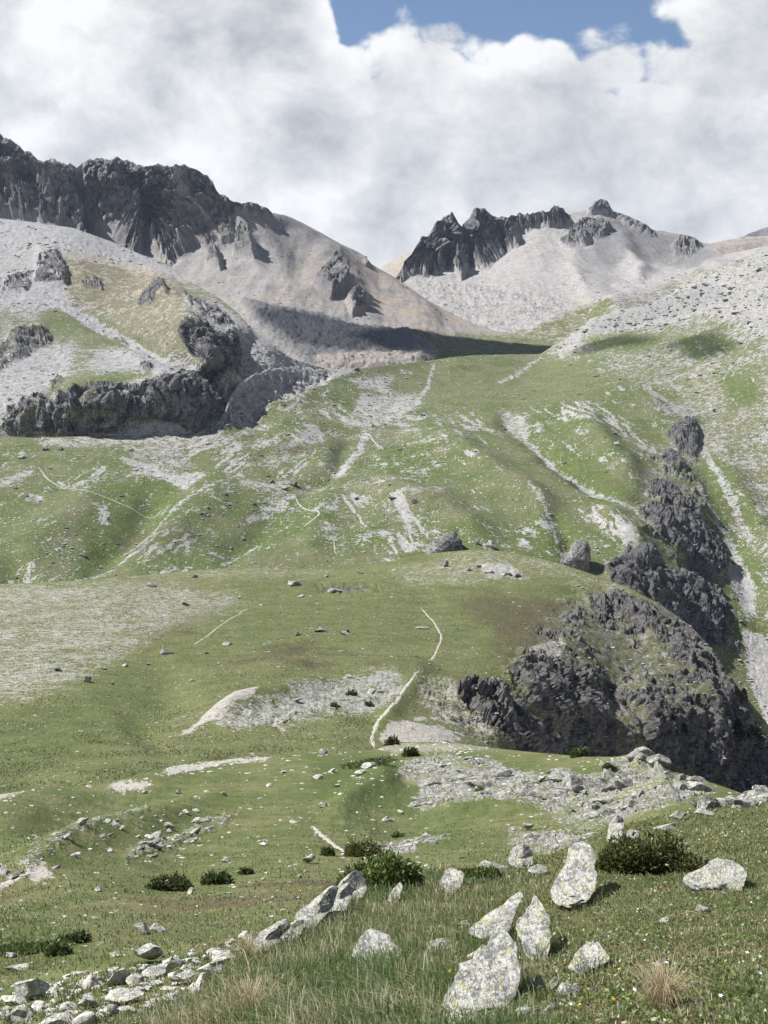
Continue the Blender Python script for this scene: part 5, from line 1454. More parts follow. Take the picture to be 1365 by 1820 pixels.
SPURS = [(570, 1125, 19, 13, 'round dark grey boulder on the meadow of the spur', ROCK_DARK), (612, 1134, 16, 7, 'flat white boulder right of the round dark one', ROCK_FAR), (618, 1122, 11, 6, 'small dark stone behind the flat white boulder', ROCK_DARK), (530, 1135, 10, 7, 'small white stone left of the round dark boulder', ROCK_FAR),
         (290, 1157, 26, 10, 'flat grey boulder alone on the green bowl', ROCK_DARK), (268, 1038, 18, 7, 'dark stone on the left crest of the spur', ROCK_DARK), (346, 1024, 9, 7, 'tiny dark stone on the crest left of centre', ROCK_DARK), (102, 1189, 17, 9, 'dark stone at the lower end of the gravel slope', ROCK_DARK), (155, 1208, 13, 12, 'white stone below the gravel slope', ROCK_FAR),
         (405, 1143, 16, 6, 'flat pale stone beside the faint track', ROCK_FAR), (520, 1042, 28, 9, 'long grey slab on the crest of the spur', ROCK_FAR), (330, 1074, 16, 6, 'dark flat stone on the gravel slope', ROCK_DARK), (223, 1182, 12, 6, None, ROCK_FAR), (263, 1177, 9, 5, None, ROCK_FAR), (185, 1187, 10, 7, None, ROCK_DARK), (795, 1002, 14, 12, 'upright grey stone on the dome of the spur', ROCK_FAR),
         (425, 1062, 8, 5, None, ROCK_FAR), (536, 1060, 14, 5, None, ROCK_FAR), (580, 1024, 10, 5, None, ROCK_FAR), (640, 1018, 18, 5, None, ROCK_FAR), (590, 1050, 34, 7, 'low grey ledge on the crest right of the long slab', ROCK_FAR), (200, 1214, 8, 5, None, ROCK_FAR), (365, 1160, 9, 5, None, ROCK_FAR), (342, 1205, 8, 6, None, ROCK_FAR),
         (748, 1115, 22, 6, None, ROCK_FAR), (645, 1318, 0, 0, None, ROCK_FAR), (1002, 1258, 40, 54, None, None), (905, 1302, 26, 18, 'dark block on the brink above the near slope', ROCK_DARK), (975, 1308, 16, 14, 'round pale boulder low on the gorge slope', ROCK_FAR), (1030, 1030, 0, 0, None, None), (870, 1015, 16, 9, None, ROCK_FAR), (900, 1020, 18, 9, None, ROCK_FAR), (918, 1022, 14, 9, None, ROCK_DARK), (850, 1005, 12, 7, None, ROCK_FAR), (835, 1012, 12, 6, None, ROCK_FAR)]
for k, (x, y, w, h, lab, mt) in enumerate(SPURS):
    if w and mt:
        stone(SPUR, x, y, w, h, lab or where('spur', 'small stone', x, y), None if lab else 'scattered stones of the spur', mat=mt, name='boulder' if lab else 'stone', seed=300 + k, sub=2)
HILLS = [(523, 858, 17, 13, 'dark boulder above the zigzag path, right one of a pair', ROCK_DARK), (507, 866, 12, 10, 'paler boulder above the zigzag path, left one of a pair', ROCK_FAR), (698, 894, 16, 10, 'dark boulder at the top of the broad streaked scar', ROCK_DARK), (738, 901, 11, 11, 'pale boulder right of the broad streaked scar', ROCK_FAR), (633, 886, 7, 6, None, ROCK_DARK), (585, 861, 8, 5, None, ROCK_FAR),
         (692, 872, 10, 6, None, ROCK_FAR), (874, 972, 24, 15, 'white boulder peeping over the spur crest', ROCK_FAR), (453, 894, 7, 5, None, ROCK_DARK), (635, 656, 14, 7, 'dark boulder at the foot of the dark block tongue', ROCK_DARK), (484, 855, 10, 6, None, ROCK_DARK), (1093, 807, 9, 6, None, ROCK_FAR), (1270, 730, 8, 6, None, ROCK_DARK), (1136, 1024, 8, 8, None, ROCK_FAR), (662, 756, 9, 5, None, ROCK_FAR), (478, 708, 10, 6, None, ROCK_DARK),
         (80, 797, 14, 7, None, ROCK_DARK), (40, 812, 12, 6, None, ROCK_FAR), (110, 798, 10, 6, None, ROCK_DARK), (850, 970, 12, 8, None, ROCK_FAR)]
for k, (x, y, w, h, lab, mt) in enumerate(HILLS):
    stone(GH, x, y, w, h, lab or where('hill', 'small boulder', x, y), None if lab else 'scattered boulders of the green hillside', mat=mt, name='boulder', seed=400 + k, sub=2)
outline_rock(GH, [(1003, 1004), (1003, 988), (1018, 985), (1024, 967), (1034, 961), (1048, 968), (1050, 1012), (1040, 1026), (1010, 1016)], 'dark rock pinnacle standing behind the spur crest', 0.8, 0.05, name='rock_pinnacle', mat=ROCK_DARK, seed=31, cat='pinnacle', rough=0.09, back=0.0, slab=False)
outline_rock(GH, [(758, 990), (765, 970), (784, 960), (795, 951), (808, 955), (824, 976), (822, 996), (765, 998)], 'dark jagged crag peeping over the spur crest left of the white boulder', 0.8, 0.1, name='crag', mat=ROCK_DARK, seed=32, rough=0.10, back=0.0, slab=False)
outline_rock(NS, [(-16, 1572), (-14, 1545), (-4, 1541), (3, 1544), (5, 1556), (4, 1570), (-4, 1574)], 'dark upright shape cut by the left edge above the pale footpath', 0.9, 0.0, name='boulder', mat=ROCK_DARK, seed=33, cat='boulder')

# ------------------------------------------------------------------ slabby outcrops: a thing each, its slabs the pieces
SLABS = []
for k in range(10):
    V, Fc = rock_verts(700 + k, 2, (1.0, 0.75, 0.5), 13, 0.05, 0.35)
    SLABS.append(mesh_np('slab', V, Fc, ROCK_SLAB, False))


def outcrop(L, pts, n, label, sizes=(10, 34), dip=-0.22, seed=0, steep=0.5):
    rs = np.random.RandomState(seed)
    a = np.array(pts, float)
    c = a.mean(0)
    P0, _, _ = at(L, c[0], c[1])
    root = obj('rock_outcrop', None, loc=P0)
    tagged(root, label, 'rock outcrop')
    done, tries = 0, 0
    while done < n and tries < n * 30:
        tries += 1
        x, y = rs.uniform(a[:, 0].min(), a[:, 0].max()), rs.uniform(a[:, 1].min(), a[:, 1].max())
        if poly_sd(np.array([x]), np.array([y]), pts)[0] < 0:
            continue
        P, N, s = at(L, x, y)
        w = sizes[0] + (sizes[1] - sizes[0]) * rs.rand() ** 3.0
        o = bpy.data.objects.new('slab', SLABS[rs.randint(10)])
        COL.objects.link(o)
        o.parent = root
        o.scale = (w * s * 0.5, w * s * 0.5 * rs.uniform(0.7, 1.4), w * s * 0.5 * rs.uniform(0.5, 1.0) * steep * 1.6)
        o.rotation_euler = (rs.normal(0.1, 0.16), dip + rs.normal(0, 0.16), rs.normal(0.3, 0.5))
        o.location = P - P0 + np.array([0, 0, w * s * 0.02])
        done += 1
    return root


outcrop(NS, [(738, 1440), (748, 1402), (800, 1378), (880, 1372), (1000, 1375), (1010, 1430), (960, 1445), (860, 1436)], 78, 'pale slabby outcrop with flat steps left of the jagged one', (8, 64), -0.05, 1)
outcrop(NS, [(695, 1378), (720, 1352), (770, 1340), (850, 1342), (880, 1356), (820, 1372), (740, 1380)], 34, 'grey broken outcrop at the foot of the wider footpath', (8, 30), -0.12, 2)
outcrop(NS, [(1000, 1440), (1010, 1390), (1090, 1350), (1150, 1340), (1192, 1372), (1262, 1388), (1250, 1408), (1160, 1440), (1060, 1476)], 95, 'jagged pale outcrop on the brink of the gorge', (8, 60), 0.35, 3, 0.9)
outcrop(NS, [(640, 1534), (662, 1500), (740, 1480), (800, 1484), (770, 1500), (690, 1532)], 30, 'low grey outcrop between the rounded juniper and the green bush', (8, 34), -0.3, 4)
outcrop(NS, [(0, 1568), (60, 1522), (130, 1484), (190, 1460), (262, 1436), (275, 1470), (200, 1505), (130, 1535), (40, 1575)], 44, 'long pale rock rib slanting up from the left edge', (7, 44), -0.45, 5)
outcrop(NS, [(222, 1530), (250, 1492), (330, 1470), (400, 1436), (430, 1440), (370, 1500), (290, 1526)], 36, 'grey rock rib right of the long pale one', (7, 40), -0.4, 6)
outcrop(NH, [(1228, 1436), (1255, 1418), (1300, 1404), (1365, 1398), (1440, 1392), (1440, 1428), (1380, 1434), (1300, 1438)], 46, 'large pale crag at the right edge on top of the grass slope', (24, 78), 0.15, 9, 0.75)
outcrop(NS, [(900, 1500), (960, 1470), (1060, 1472), (1100, 1496), (1040, 1520), (950, 1525)], 34, 'scattered slabs just behind the crest of the grass slope', (8, 34), -0.2, 7)
outcrop(SPUR, [(395, 1288), (450, 1256), (540, 1226), (620, 1206), (690, 1204), (690, 1240), (600, 1262), (500, 1288)], 60, 'bare grey rocky swell with low ledges on the spur', (6, 26), -0.3, 8, 0.4)

# ------------------------------------------------------------------ loose stone too plentiful to count
STONE_T = [rock_verts(900 + k, 0, (1, 1, 0.8), 4, 0.1)[0] for k in range(12)]
STONE_F = ICO[0][1]


def scatter(L, n, weight, lo, hi, mat, label, seed, power=3.2, flat=0.42, name='loose_stones', yr=None):
    rs = np.random.RandomState(seed)
    w = weight * (L.px > -60) * (L.px < 1425) * (L.py < 1860)
    w = w.ravel() / w.sum()
    cl = fbm(L.P.reshape(-1, 3) / (14 * L.s) + seed, 3)
    w = w * np.clip(0.15 + 2.2 * cl, 0.02, 2); w = w / w.sum()
    idx = rs.choice(w.size, n, p=w)
    P = L.P.reshape(-1, 3)[idx]; N = L.N.reshape(-1, 3)[idx]
    s = (L.d.ravel()[idx] / F_PX)
    # jitter within a cell
    ii, jj = np.divmod(idx, L.nc)
    i2, j2 = np.minimum(ii + 1, L.nr - 1), np.minimum(jj + 1, L.nc - 1)
    P = P + (L.P[i2, jj] - P) * rs.rand(n, 1) + (L.P[ii, j2] - P) * rs.rand(n, 1)
    size = (lo + (hi - lo) * rs.rand(n) ** power) * s * 0.5
    k = rs.randint(0, len(STONE_T), n)
    T = np.array(STONE_T)[k] * (size[:, None] * rs.uniform(0.7, 1.3, (n, 3)) * np.array([1, 1, flat]))[:, None, :]
    a = rs.uniform(0, 6.28, n); c, sn = np.cos(a)[:, None], np.sin(a)[:, None]
    X = T[..., 0] * c - T[..., 1] * sn; Y = T[..., 0] * sn + T[..., 1] * c
    V = np.stack([X, Y, T[..., 2]], -1) + P[:, None] + np.array([0, 0, 1.0]) * (size * flat * 0.1)[:, None, None]
    Fc = (STONE_F[None] + 12 * np.arange(n)[:, None, None]).reshape(-1, 3)
    o = obj(name, mesh_np(name, V.reshape(-1, 3), Fc, mat, False), kind='stuff', label=label)
    return o


def sq(a, p=1.5):
    return np.clip(a, 0, 1) ** p


scatter(GH, 4800, 0.05 + sq(GH.M['stone'], 1.3) * 1.2, 1.8, 8, ROCK_FAR, 'loose pale stones strewn over the green hillside', 1)
scatter(GH, 1000, 0.01 + sq(GH.M['stone'] - 0.35, 1.5) * (GH.py < 700) * (GH.px > 950), 3, 12, ROCK_DARK, 'dark blocks of the boulder ridge above the meadow', 2)
scatter(SPUR, 3600, 0.06 + sq(SPUR.M['stone'], 1.2) + SPUR.M['dirt'], 1.6, 8, ROCK_FAR, 'loose stones strewn over the spur', 3)
scatter(NS, 4600, 0.07 + sq(NS.M['stone'], 1.2) * 1.5 + NS.M['dirt'], 1.8, 10, ROCK_MID, 'loose pale stones strewn over the nearer slope', 4)
scatter(NS, 300, sstep(poly_sd(NS.px, NS.py, [(-60, 1760), (60, 1735), (200, 1715), (330, 1690), (450, 1660), (480, 1690), (400, 1740), (330, 1790), (260, 1830), (-60, 1850)]), -10, 20), 7, 24, ROCK_MID, 'smaller stones filling the stone field at lower left', 14, power=2.0, flat=0.55)
scatter(BENCH, 2300, 0.02 + sq(BENCH.M['stone'] - 0.2, 1.2), 1.8, 9, ROCK_FAR, 'loose blocks on the left bench', 5)
scatter(LM, 1700, 0.02 + sq(LM.M['stone'], 1) * (LM.py > 430) + 2.5 * (LM.M['dark'] > 0.5) * (LM.py > 530), 1.5, 6.5, ROCK_DARK, 'loose blocks under the left mountain', 6)
scatter(CM, 1400, 0.02 + sq(CM.M['stone'], 1) * (CM.py > 490), 1.5, 7, ROCK_DARK, 'loose blocks on the cirque floor', 7)
scatter(NH, 500, 0.2 + sq(NH.M['stone'], 1), 2, 8, ROCK_NEAR, 'little stones in the foreground turf', 8, power=3.5)

# ------------------------------------------------------------------ grass
def blades(L, n, weight, length, width, colours, label, seed, name='grass', lean=0.6, lod=None, bend=0.6, mat=None, clump=None):
    """many single blades of grass: root, bend and tip"""
    rs = np.random.RandomState(seed)
    w = (weight * np.where((L.px > -80) & (L.px < 1445), 1.0, 0.35) * (L.px > -420) * (L.px < 1800)).ravel()
    w = w / w.sum()
    idx = rs.choice(w.size, n, p=w)
    ii, jj = np.divmod(idx, L.nc)
    P = L.P.reshape(-1, 3)[idx]
    i2, j2 = np.minimum(ii + 1, L.nr - 1), np.minimum(jj + 1, L.nc - 1)
    P = P + (L.P[i2, jj] - P) * rs.rand(n, 1) + (L.P[ii, j2] - P) * rs.rand(n, 1)
    d = L.d.ravel()[idx]
    wav = fbm(P / clump[0] + 3.3, 3) if clump else np.zeros(n)
    dry = fbm(P / clump[1] + 8.8, 3) if clump else np.zeros(n)
    ln = length(L.px.ravel()[idx], L.py.ravel()[idx]) * np.exp(rs.normal(0, 0.35, n)) * (1 + 0.9 * wav)
    wd = width * (0.6 + 0.8 * rs.rand(n)) * np.maximum(1, d / (lod or 1e9))
    a = rs.uniform(0, 6.28, n)
    # a common lean in each neighbourhood, plus each blade's own
    la = 3.9 + 1.6 * fbm(P / (clump[0] * 2 if clump else 1.0) + 21, 2)
    ux = np.cos(a) * lean + np.cos(la) * 0.35; uy = np.sin(a) * lean + np.sin(la) * 0.35
    U = np.stack([ux, uy, np.zeros(n)], 1) * rs.rand(n, 1)
    up = np.array([0, 0, 1.0])
    side = np.stack([-np.sin(a + 1.57 * 0), np.cos(a), np.zeros(n)], 1)
    side = np.stack([np.cos(a * 1.7), np.sin(a * 1.7) * 0.5, np.zeros(n)], 1)
    side /= np.linalg.norm(side, axis=1, keepdims=True)
    m1 = P + (up * 0.55 + U * 0.35) * ln[:, None]
    tip = P + (up * (1.0 - bend * 0.35) + U * 1.1) * ln[:, None]
    hw = (side * wd[:, None] * 0.5)
    V = np.stack([P - hw, P + hw, m1 + hw * 0.8, m1 - hw * 0.8, tip], 1)
    b = 5 * np.arange(n)[:, None]
    tri = np.array([[0, 1, 2], [0, 2, 3], [3, 2, 4]])
    Fc = (tri[None] + b[:, :, None]).reshape(-1, 3)
    f = np.clip(0.42 + 1.1 * dry + rs.normal(0, 0.22, n), 0, 1)[:, None]
    C = np.array(colours)
    col = C[0] * (1 - f) + C[1] * f
    straw = (rs.rand(n) < np.clip(0.22 + 1.0 * dry, 0.05, 0.8))[:, None]
    col = np.where(straw, C[2], col) * np.exp(rs.normal(0, 0.22, (n, 1)))
    tint = np.repeat(col[:, None], 5, 1).reshape(-1, 3)
    o = obj(name, mesh_np(name, V.reshape(-1, 3), Fc, mat or GRASS, True, {'tint': tint}), kind='stuff', label=label)
    return o


GREENS = [(0.123, 0.193, 0.053), (0.230, 0.246, 0.090), (0.570, 0.503, 0.323)]
def len_near(x, y):
    long = 0.042 + 0.050 * np.exp(-((x - 620) / 250.0) ** 2) + 0.025 * np.exp(-((x - 1300) / 120.0) ** 2 - ((y - 1490) / 60.0) ** 2)
    return long * np.where(x > 960, 0.75, 1.0)


area = np.clip(np.gradient(NH.py, axis=0), 0.1, 20) * np.clip(np.gradient(NH.px, axis=1), 0.1, 8)
vis = (NH.py < 1900)
thin = 1 - 0.55 * sstep(NH.px, 850, 1050) * sstep(NH.py, 1560, 1620)
pat = np.clip(0.75 + 1.1 * fbm(NH.P.reshape(-1, 3) / 0.45 + 2, 3).reshape(NH.px.shape), 0.12, 2)
blades(NH, 105000, area * vis * (1 - 0.85 * NH.bare) * thin * pat, len_near, 0.0034, GREENS, 'long grass of the foreground slope, green mixed with straw', 5, lod=9.0, clump=(0.35, 0.7), lean=0.95, bend=1.0)


def fringe(label, seed=3):
    """grass standing round the feet of the foreground boulders"""
    rs = np.random.RandomState(seed)
    pts = []
    for a in FEET:
        lo, hi = a[:, 0].min() - 4, a[:, 0].max() + 4
        n = int((hi - lo) * 2.4)
        x = rs.uniform(lo, hi, n)
        # lower edge of the outline at x
        loop = np.concatenate([a, a[:1]])
        low = np.full(n, a[:, 1].mean())
        for k in range(len(a)):
            p, r = loop[k], loop[k + 1]
            if abs(r[0] - p[0]) > 1e-6:
                t = (x - p[0]) / (r[0] - p[0])
                m = (t >= 0) & (t <= 1)
                low = np.where(m, np.maximum(low, p[1] + t * (r[1] - p[1])), low)
        y = low + rs.uniform(-14, 12, n)
        pts += [(x[i], y[i]) for i in range(n)]
    V, C, Fc = [], [], []
    for x, y in pts:
        if y > 1850:
            continue
        P, N, s = at(NH, x, y)
        ln = rs.uniform(0.035, 0.11); an = rs.uniform(0, 6.28)
        u = np.array([math.cos(an), math.sin(an), 0]) * rs.rand() * 0.9
        w = np.array([math.cos(an * 2), math.sin(an * 2) * 0.4, 0]) * 0.0017 * max(1, s * F_PX / 9)
        m = P + (np.array([0, 0, 0.55]) + u * 0.3) * ln; t = P + (np.array([0, 0, 0.85]) + u) * ln
        b = len(V)
        V += [P - w, P + w, m + w * 0.8, m - w * 0.8, t]
        Fc += [(b, b + 1, b + 2), (b, b + 2, b + 3), (b + 3, b + 2, b + 4)]
        c = np.array(GREENS[rs.choice(3, p=(0.5, 0.32, 0.18))]) * rs.uniform(0.7, 1.2)
        C += [c] * 5
    obj('grass', mesh_np('grass', np.array(V), np.array(Fc), GRASS, True, {'tint': np.array(C)}), kind='stuff', label=label)


fringe('grass round the feet of the foreground boulders')


def leaflets(L, n, weight, size, label, seed):
    """low mat of small leaves, living and withered, between the grass"""
    rs = np.random.RandomState(seed)
    w = (weight * np.where((L.px > -80) & (L.px < 1445), 1.0, 0.35) * (L.px > -420) * (L.px < 1800)).ravel(); w = w / w.sum()
    idx = rs.choice(w.size, n, p=w)
    ii, jj = np.divmod(idx, L.nc)
    P = L.P.reshape(-1, 3)[idx]
    i2, j2 = np.minimum(ii + 1, L.nr - 1), np.minimum(jj + 1, L.nc - 1)
    P = P + (L.P[i2, jj] - P) * rs.rand(n, 1) + (L.P[ii, j2] - P) * rs.rand(n, 1)
    P[:, 2] += rs.rand(n) * 0.018
    o = rs.normal(size=(n, 3)) * [1, 1, 0.5] + [0, -0.2, 0.35]; o /= np.linalg.norm(o, axis=1, keepdims=True)
    t1 = np.cross(o, rs.normal(size=(n, 3))); t1 /= np.linalg.norm(t1, axis=1, keepdims=True)
    ll = (size * rs.uniform(0.5, 1.5, n) * np.maximum(1, L.d.ravel()[idx] / 9.0))[:, None]
    V = np.stack([P, P + o * ll * 0.5 + t1 * ll * 0.3, P + o * ll, P + o * ll * 0.5 - t1 * ll * 0.3], 1)
    dry = fbm(P / 0.22 + 4.4, 3) + rs.normal(0, 0.22, n)
    C = np.where(dry[:, None] < 0.10, np.array((0.17, 0.22, 0.06)), np.where(dry[:, None] < 0.26, np.array((0.27, 0.26, 0.10)), np.where(rs.rand(n, 1) < 0.5, np.array((0.15, 0.085, 0.06)), np.array((0.42, 0.34, 0.24)))))
    C = C * 1.25 * np.exp(rs.normal(0, 0.28, (n, 1)))
    Fc = 4 * np.arange(n)[:, None] + np.array([[0, 1, 2, 3]])
    obj('ground_cover', mesh_np('ground_cover', V.reshape(-1, 3), Fc, LEAF, True, {'tint': np.repeat(C[:, None], 4, 1).reshape(-1, 3)}), kind='stuff', label=label)


leaflets(NH, 60000, area * vis * (0.35 + 0.65 * sstep(NH.px, 800, 1000)), 0.016, 'low mat of small green and withered leaves in the foreground turf', 9)
area = np.clip(np.gradient(NS.py, axis=0), 0.1, 20) * np.clip(np.gradient(NS.px, axis=1), 0.1, 8)
wt = area * (NS.py > 1380) * (1 - np.clip(NS.M['stone'] * 1.2 + NS.M['rock'] + NS.M['dirt'], 0, 1)) * np.clip((130 - NS.d) / 40, 0, 1) * np.clip((NS.py - 1300) / 300, 0.2, 1)
wt = wt * np.clip(0.6 + 1.2 * fbm(NS.P.reshape(-1, 3) / 2.5 + 2, 3).reshape(NS.px.shape), 0.05, 2)
wg = np.clip(np.gradient(SPUR.py, axis=0), 0.1, 20) * np.clip(np.gradient(SPUR.px, axis=1), 0.1, 8) * (1 - np.clip(SPUR.M['stone'] * 1.3 + SPUR.M['rock'] + SPUR.M['dirt'], 0, 1)) * (SPUR.py < 1420)
wg = wg * np.clip(0.4 + 1.8 * fbm(SPUR.P.reshape(-1, 3) / 6.0 + 2, 3).reshape(SPUR.px.shape), 0.03, 2)
blades(SPUR, 32000, wg, lambda x, y: 0.20 + 0 * x, 0.10, [(0.098, 0.143, 0.045), (0.172, 0.172, 0.074), (0.213, 0.197, 0.115)], 'tussock grass of the spur', 7, lod=250.0, clump=(8.0, 20.0), lean=1.0, bend=1.2)
blades(NS, 66000, wt, lambda x, y: 0.11 + 0 * x, 0.018, [(0.102, 0.152, 0.045), (0.184, 0.184, 0.082), (0.304, 0.226, 0.131)], 'rough grass of the nearer slope', 6, lod=32.0, clump=(3.0, 5.0), lean=1.0, bend=1.2)

# ------------------------------------------------------------------ shrubs
def shrub(L, x, y, w, h, label, leaf=0.02, n=2500, colours=((0.045, 0.07, 0.018), (0.10, 0.125, 0.035)), seed=0, name='juniper_shrub', cat='shrub', group=None, depth=0.8, lobes=9, spiky=0.6, foot=0.42):
    """low bush: woody stems and a crown of many small sprays in lumpy lobes"""
    rs = np.random.RandomState(seed)
    P, N, s = at(L, x, y + h * foot)
    W, H = w * s / 2, h * s * 1.05
    D = W * depth
    root = obj(name, None, loc=(P[0], P[1] + D * 0.35, P[2] - H * 0.05))
    tagged(root, label, cat, group)
    slope = np.array([N[0], N[1]]) / max(N[2], 0.3)
    cen = np.stack([rs.uniform(-0.75, 0.75, lobes) * W, rs.uniform(-0.7, 0.7, lobes) * D, np.zeros(lobes)], 1)
    rad = rs.uniform(0.35, 0.62, lobes) * min(W, D * 1.4)
    top = rs.uniform(0.45, 1.0, lobes) * H
    top *= 1 - 0.35 * (np.abs(cen[:, 0]) / W) ** 2
    k = rs.randint(0, lobes, n)
    u = rs.normal(size=(n, 3)); u /= np.linalg.norm(u, axis=1, keepdims=True)
    u[:, 2] = np.abs(u[:, 2])
    r = rs.uniform(0.55, 1.08, n)
    Q = cen[k] + u * np.stack([rad[k], rad[k], top[k]], 1) * r[:, None]
    Q[:, 2] -= Q[:, 0] * slope[0] * 0.9 + Q[:, 1] * slope[1] * 0.9
    out = u * np.array([1, 1, 0.7]) + rs.normal(0, 0.45, (n, 3)) + np.array([0, 0, 0.35])
    out /= np.linalg.norm(out, axis=1, keepdims=True)
    t1 = np.cross(out, rs.normal(size=(n, 3))); t1 /= np.linalg.norm(t1, axis=1, keepdims=True)
    ll = leaf * rs.uniform(0.6, 1.5, n)[:, None]
    A = Q - t1 * ll * 0.32; B = Q + t1 * ll * 0.32; C = Q + out * ll * 1.5; E = Q + out * ll * 0.7 + np.cross(out, t1) * ll * 0.5
    V = np.stack([A, B, C, E], 1)
    Fc = (np.array([[0, 1, 2], [0, 3, 2]])[None] + 4 * np.arange(n)[:, None, None]).reshape(-1, 3)
    f = rs.rand(n, 1)
    col = (np.array(colours[0]) * (1 - f) + np.array(colours[1]) * f) * np.exp(rs.normal(0, 0.2, (n, 1)))
    obj('crown', mesh_np('crown', V.reshape(-1, 3), Fc, LEAF, True, {'tint': np.repeat(col[:, None], 4, 1).reshape(-1, 3)}), root)
    # stems
    SV, SF = [], []
    for i in range(lobes):
        p0 = np.array([cen[i, 0] * 0.25, cen[i, 1] * 0.25, -0.05 * H]); p1 = cen[i] + np.array([0, 0, top[i] * 0.75])
        p1[2] -= p1[0] * slope[0] * 0.9 + p1[1] * slope[1] * 0.9
        ax = p1 - p0
        a1 = np.cross(ax, [0.3, 0.2, 1]); a1 /= np.linalg.norm(a1) + 1e-9
        a2 = np.cross(ax, a1); a2 /= np.linalg.norm(a2) + 1e-9
        b = len(SV)
        for f_, rr in ((0, 0.03), (0.55, 0.02), (1, 0.007)):
            for q in range(5):
                an = q * 1.2566
                SV.append(p0 + ax * f_ + (a1 * math.cos(an) + a2 * math.sin(an)) * rr * H * 1.5 + np.array([0, 0, 0.12 * H * math.sin(f_ * 3.1)]))
        for j in range(2):
            for q in range(5):
                SF.append((b + j * 5 + q, b + j * 5 + (q + 1) % 5, b + j * 5 + 5 + (q + 1) % 5, b + j * 5 + 5 + q))
    obj('stems', mesh_np('stems', np.array(SV), np.array(SF), WOOD, True), root)
    return root


DK = ((0.075, 0.105, 0.032), (0.17, 0.20, 0.06))
LT = ((0.13, 0.20, 0.05), (0.28, 0.34, 0.10))
OL = ((0.13, 0.145, 0.04), (0.25, 0.25, 0.08))
shrub(NH, 1165, 1520, 205, 78, 'wide dark juniper bush on the right of the foreground slope', 0.030, 6500, ((0.08, 0.10, 0.03), (0.24, 0.24, 0.08)), 1, lobes=14, depth=0.5)
shrub(NH, 700, 1554, 190, 62, 'glossy bright green bush on the edge of the foreground slope', 0.030, 6500, ((0.13, 0.20, 0.05), (0.30, 0.36, 0.11)), 2, name='alpenrose_shrub', lobes=12, depth=0.5)
shrub(NH, 850, 1552, 90, 22, 'low green heath on the crest right of the glossy bush', 0.022, 1500, LT, 3, name='alpenrose_shrub', lobes=7, depth=0.6)
shrub(NS, 300, 1572, 70, 27, 'dark olive bush on the nearer slope, left one of a pair', 0.10, 1600, DK, 4, lobes=9)
shrub(NS, 384, 1561, 52, 26, 'dark green bush on the nearer slope, right one of a pair', 0.09, 1300, ((0.07, 0.115, 0.032), (0.14, 0.19, 0.055)), 5, lobes=6)
shrub(NS, 438, 1549, 22, 12, 'small dark bush right of the paired bushes', 0.08, 350, DK, 6, lobes=4)
shrub(NS, 645, 1508, 60, 34, 'rounded olive juniper cushion beside the footpath', 0.10, 1600, OL, 7, lobes=8)
shrub(NS, 577, 1513, 30, 18, 'small round green bush left of the footpath', 0.09, 600, ((0.08, 0.13, 0.035), (0.16, 0.2, 0.06)), 8, lobes=4)
shrub(NS, 110, 1690, 46, 18, 'dark low bush in the lush patch above the stone field, lower one', 0.06, 700, DK, 9, lobes=5)
shrub(NS, 135, 1668, 52, 20, 'dark low bush in the lush patch above the stone field, upper one', 0.06, 800, DK, 10, lobes=5)
shrub(NS, 50, 1690, 120, 8, 'wide lush green heath above the stone field', 0.06, 2200, ((0.11, 0.17, 0.042), (0.20, 0.26, 0.07)), 11, lobes=12, name='heath_shrub')
shrub(NS, 698, 1318, 22, 14, 'dark bush beside the lower end of the wider footpath', 0.25, 320, DK, 12, lobes=4)
shrub(NS, 728, 1338, 24, 16, 'dark bush right below the end of the wider footpath', 0.25, 350, DK, 13, lobes=4)
shrub(NS, 850, 1406, 18, 11, 'tiny green bush in a crack of the flat-stepped outcrop', 0.15, 250, LT, 14, lobes=3)
shrub(NS, 1090, 1368, 26, 16, 'small dark bush on the grass left of the jagged outcrop', 0.2, 350, DK, 15, lobes=4)
shrub(NS, 710, 1475, 26, 10, 'flat green cushion below the flat-stepped outcrop', 0.1, 300, LT, 16, lobes=4)
shrub(NS, 1035, 1332, 34, 14, 'green bush on the brink behind the near slope', 0.25, 350, ((0.08, 0.13, 0.035), (0.16, 0.2, 0.06)), 17, lobes=4)
shrub(NS, 650, 1360, 90, 14, 'dark green heath below the lower end of the wider footpath', 0.13, 1800, ((0.11, 0.165, 0.042), (0.20, 0.25, 0.07)), 18, lobes=10, name='heath_shrub')
shrub(SPUR, 626, 1234, 16, 9, 'small dark bush on the bare rocky swell', 0.3, 200, DK, 21, lobes=3)
shrub(SPUR, 598, 1256, 20, 7, 'flat dark bush below the bare rocky swell', 0.3, 220, DK, 22, lobes=3)
shrub(SPUR, 655, 1254, 22, 7, 'flat green bush right of the flat dark one', 0.3, 220, DK, 23, lobes=3)


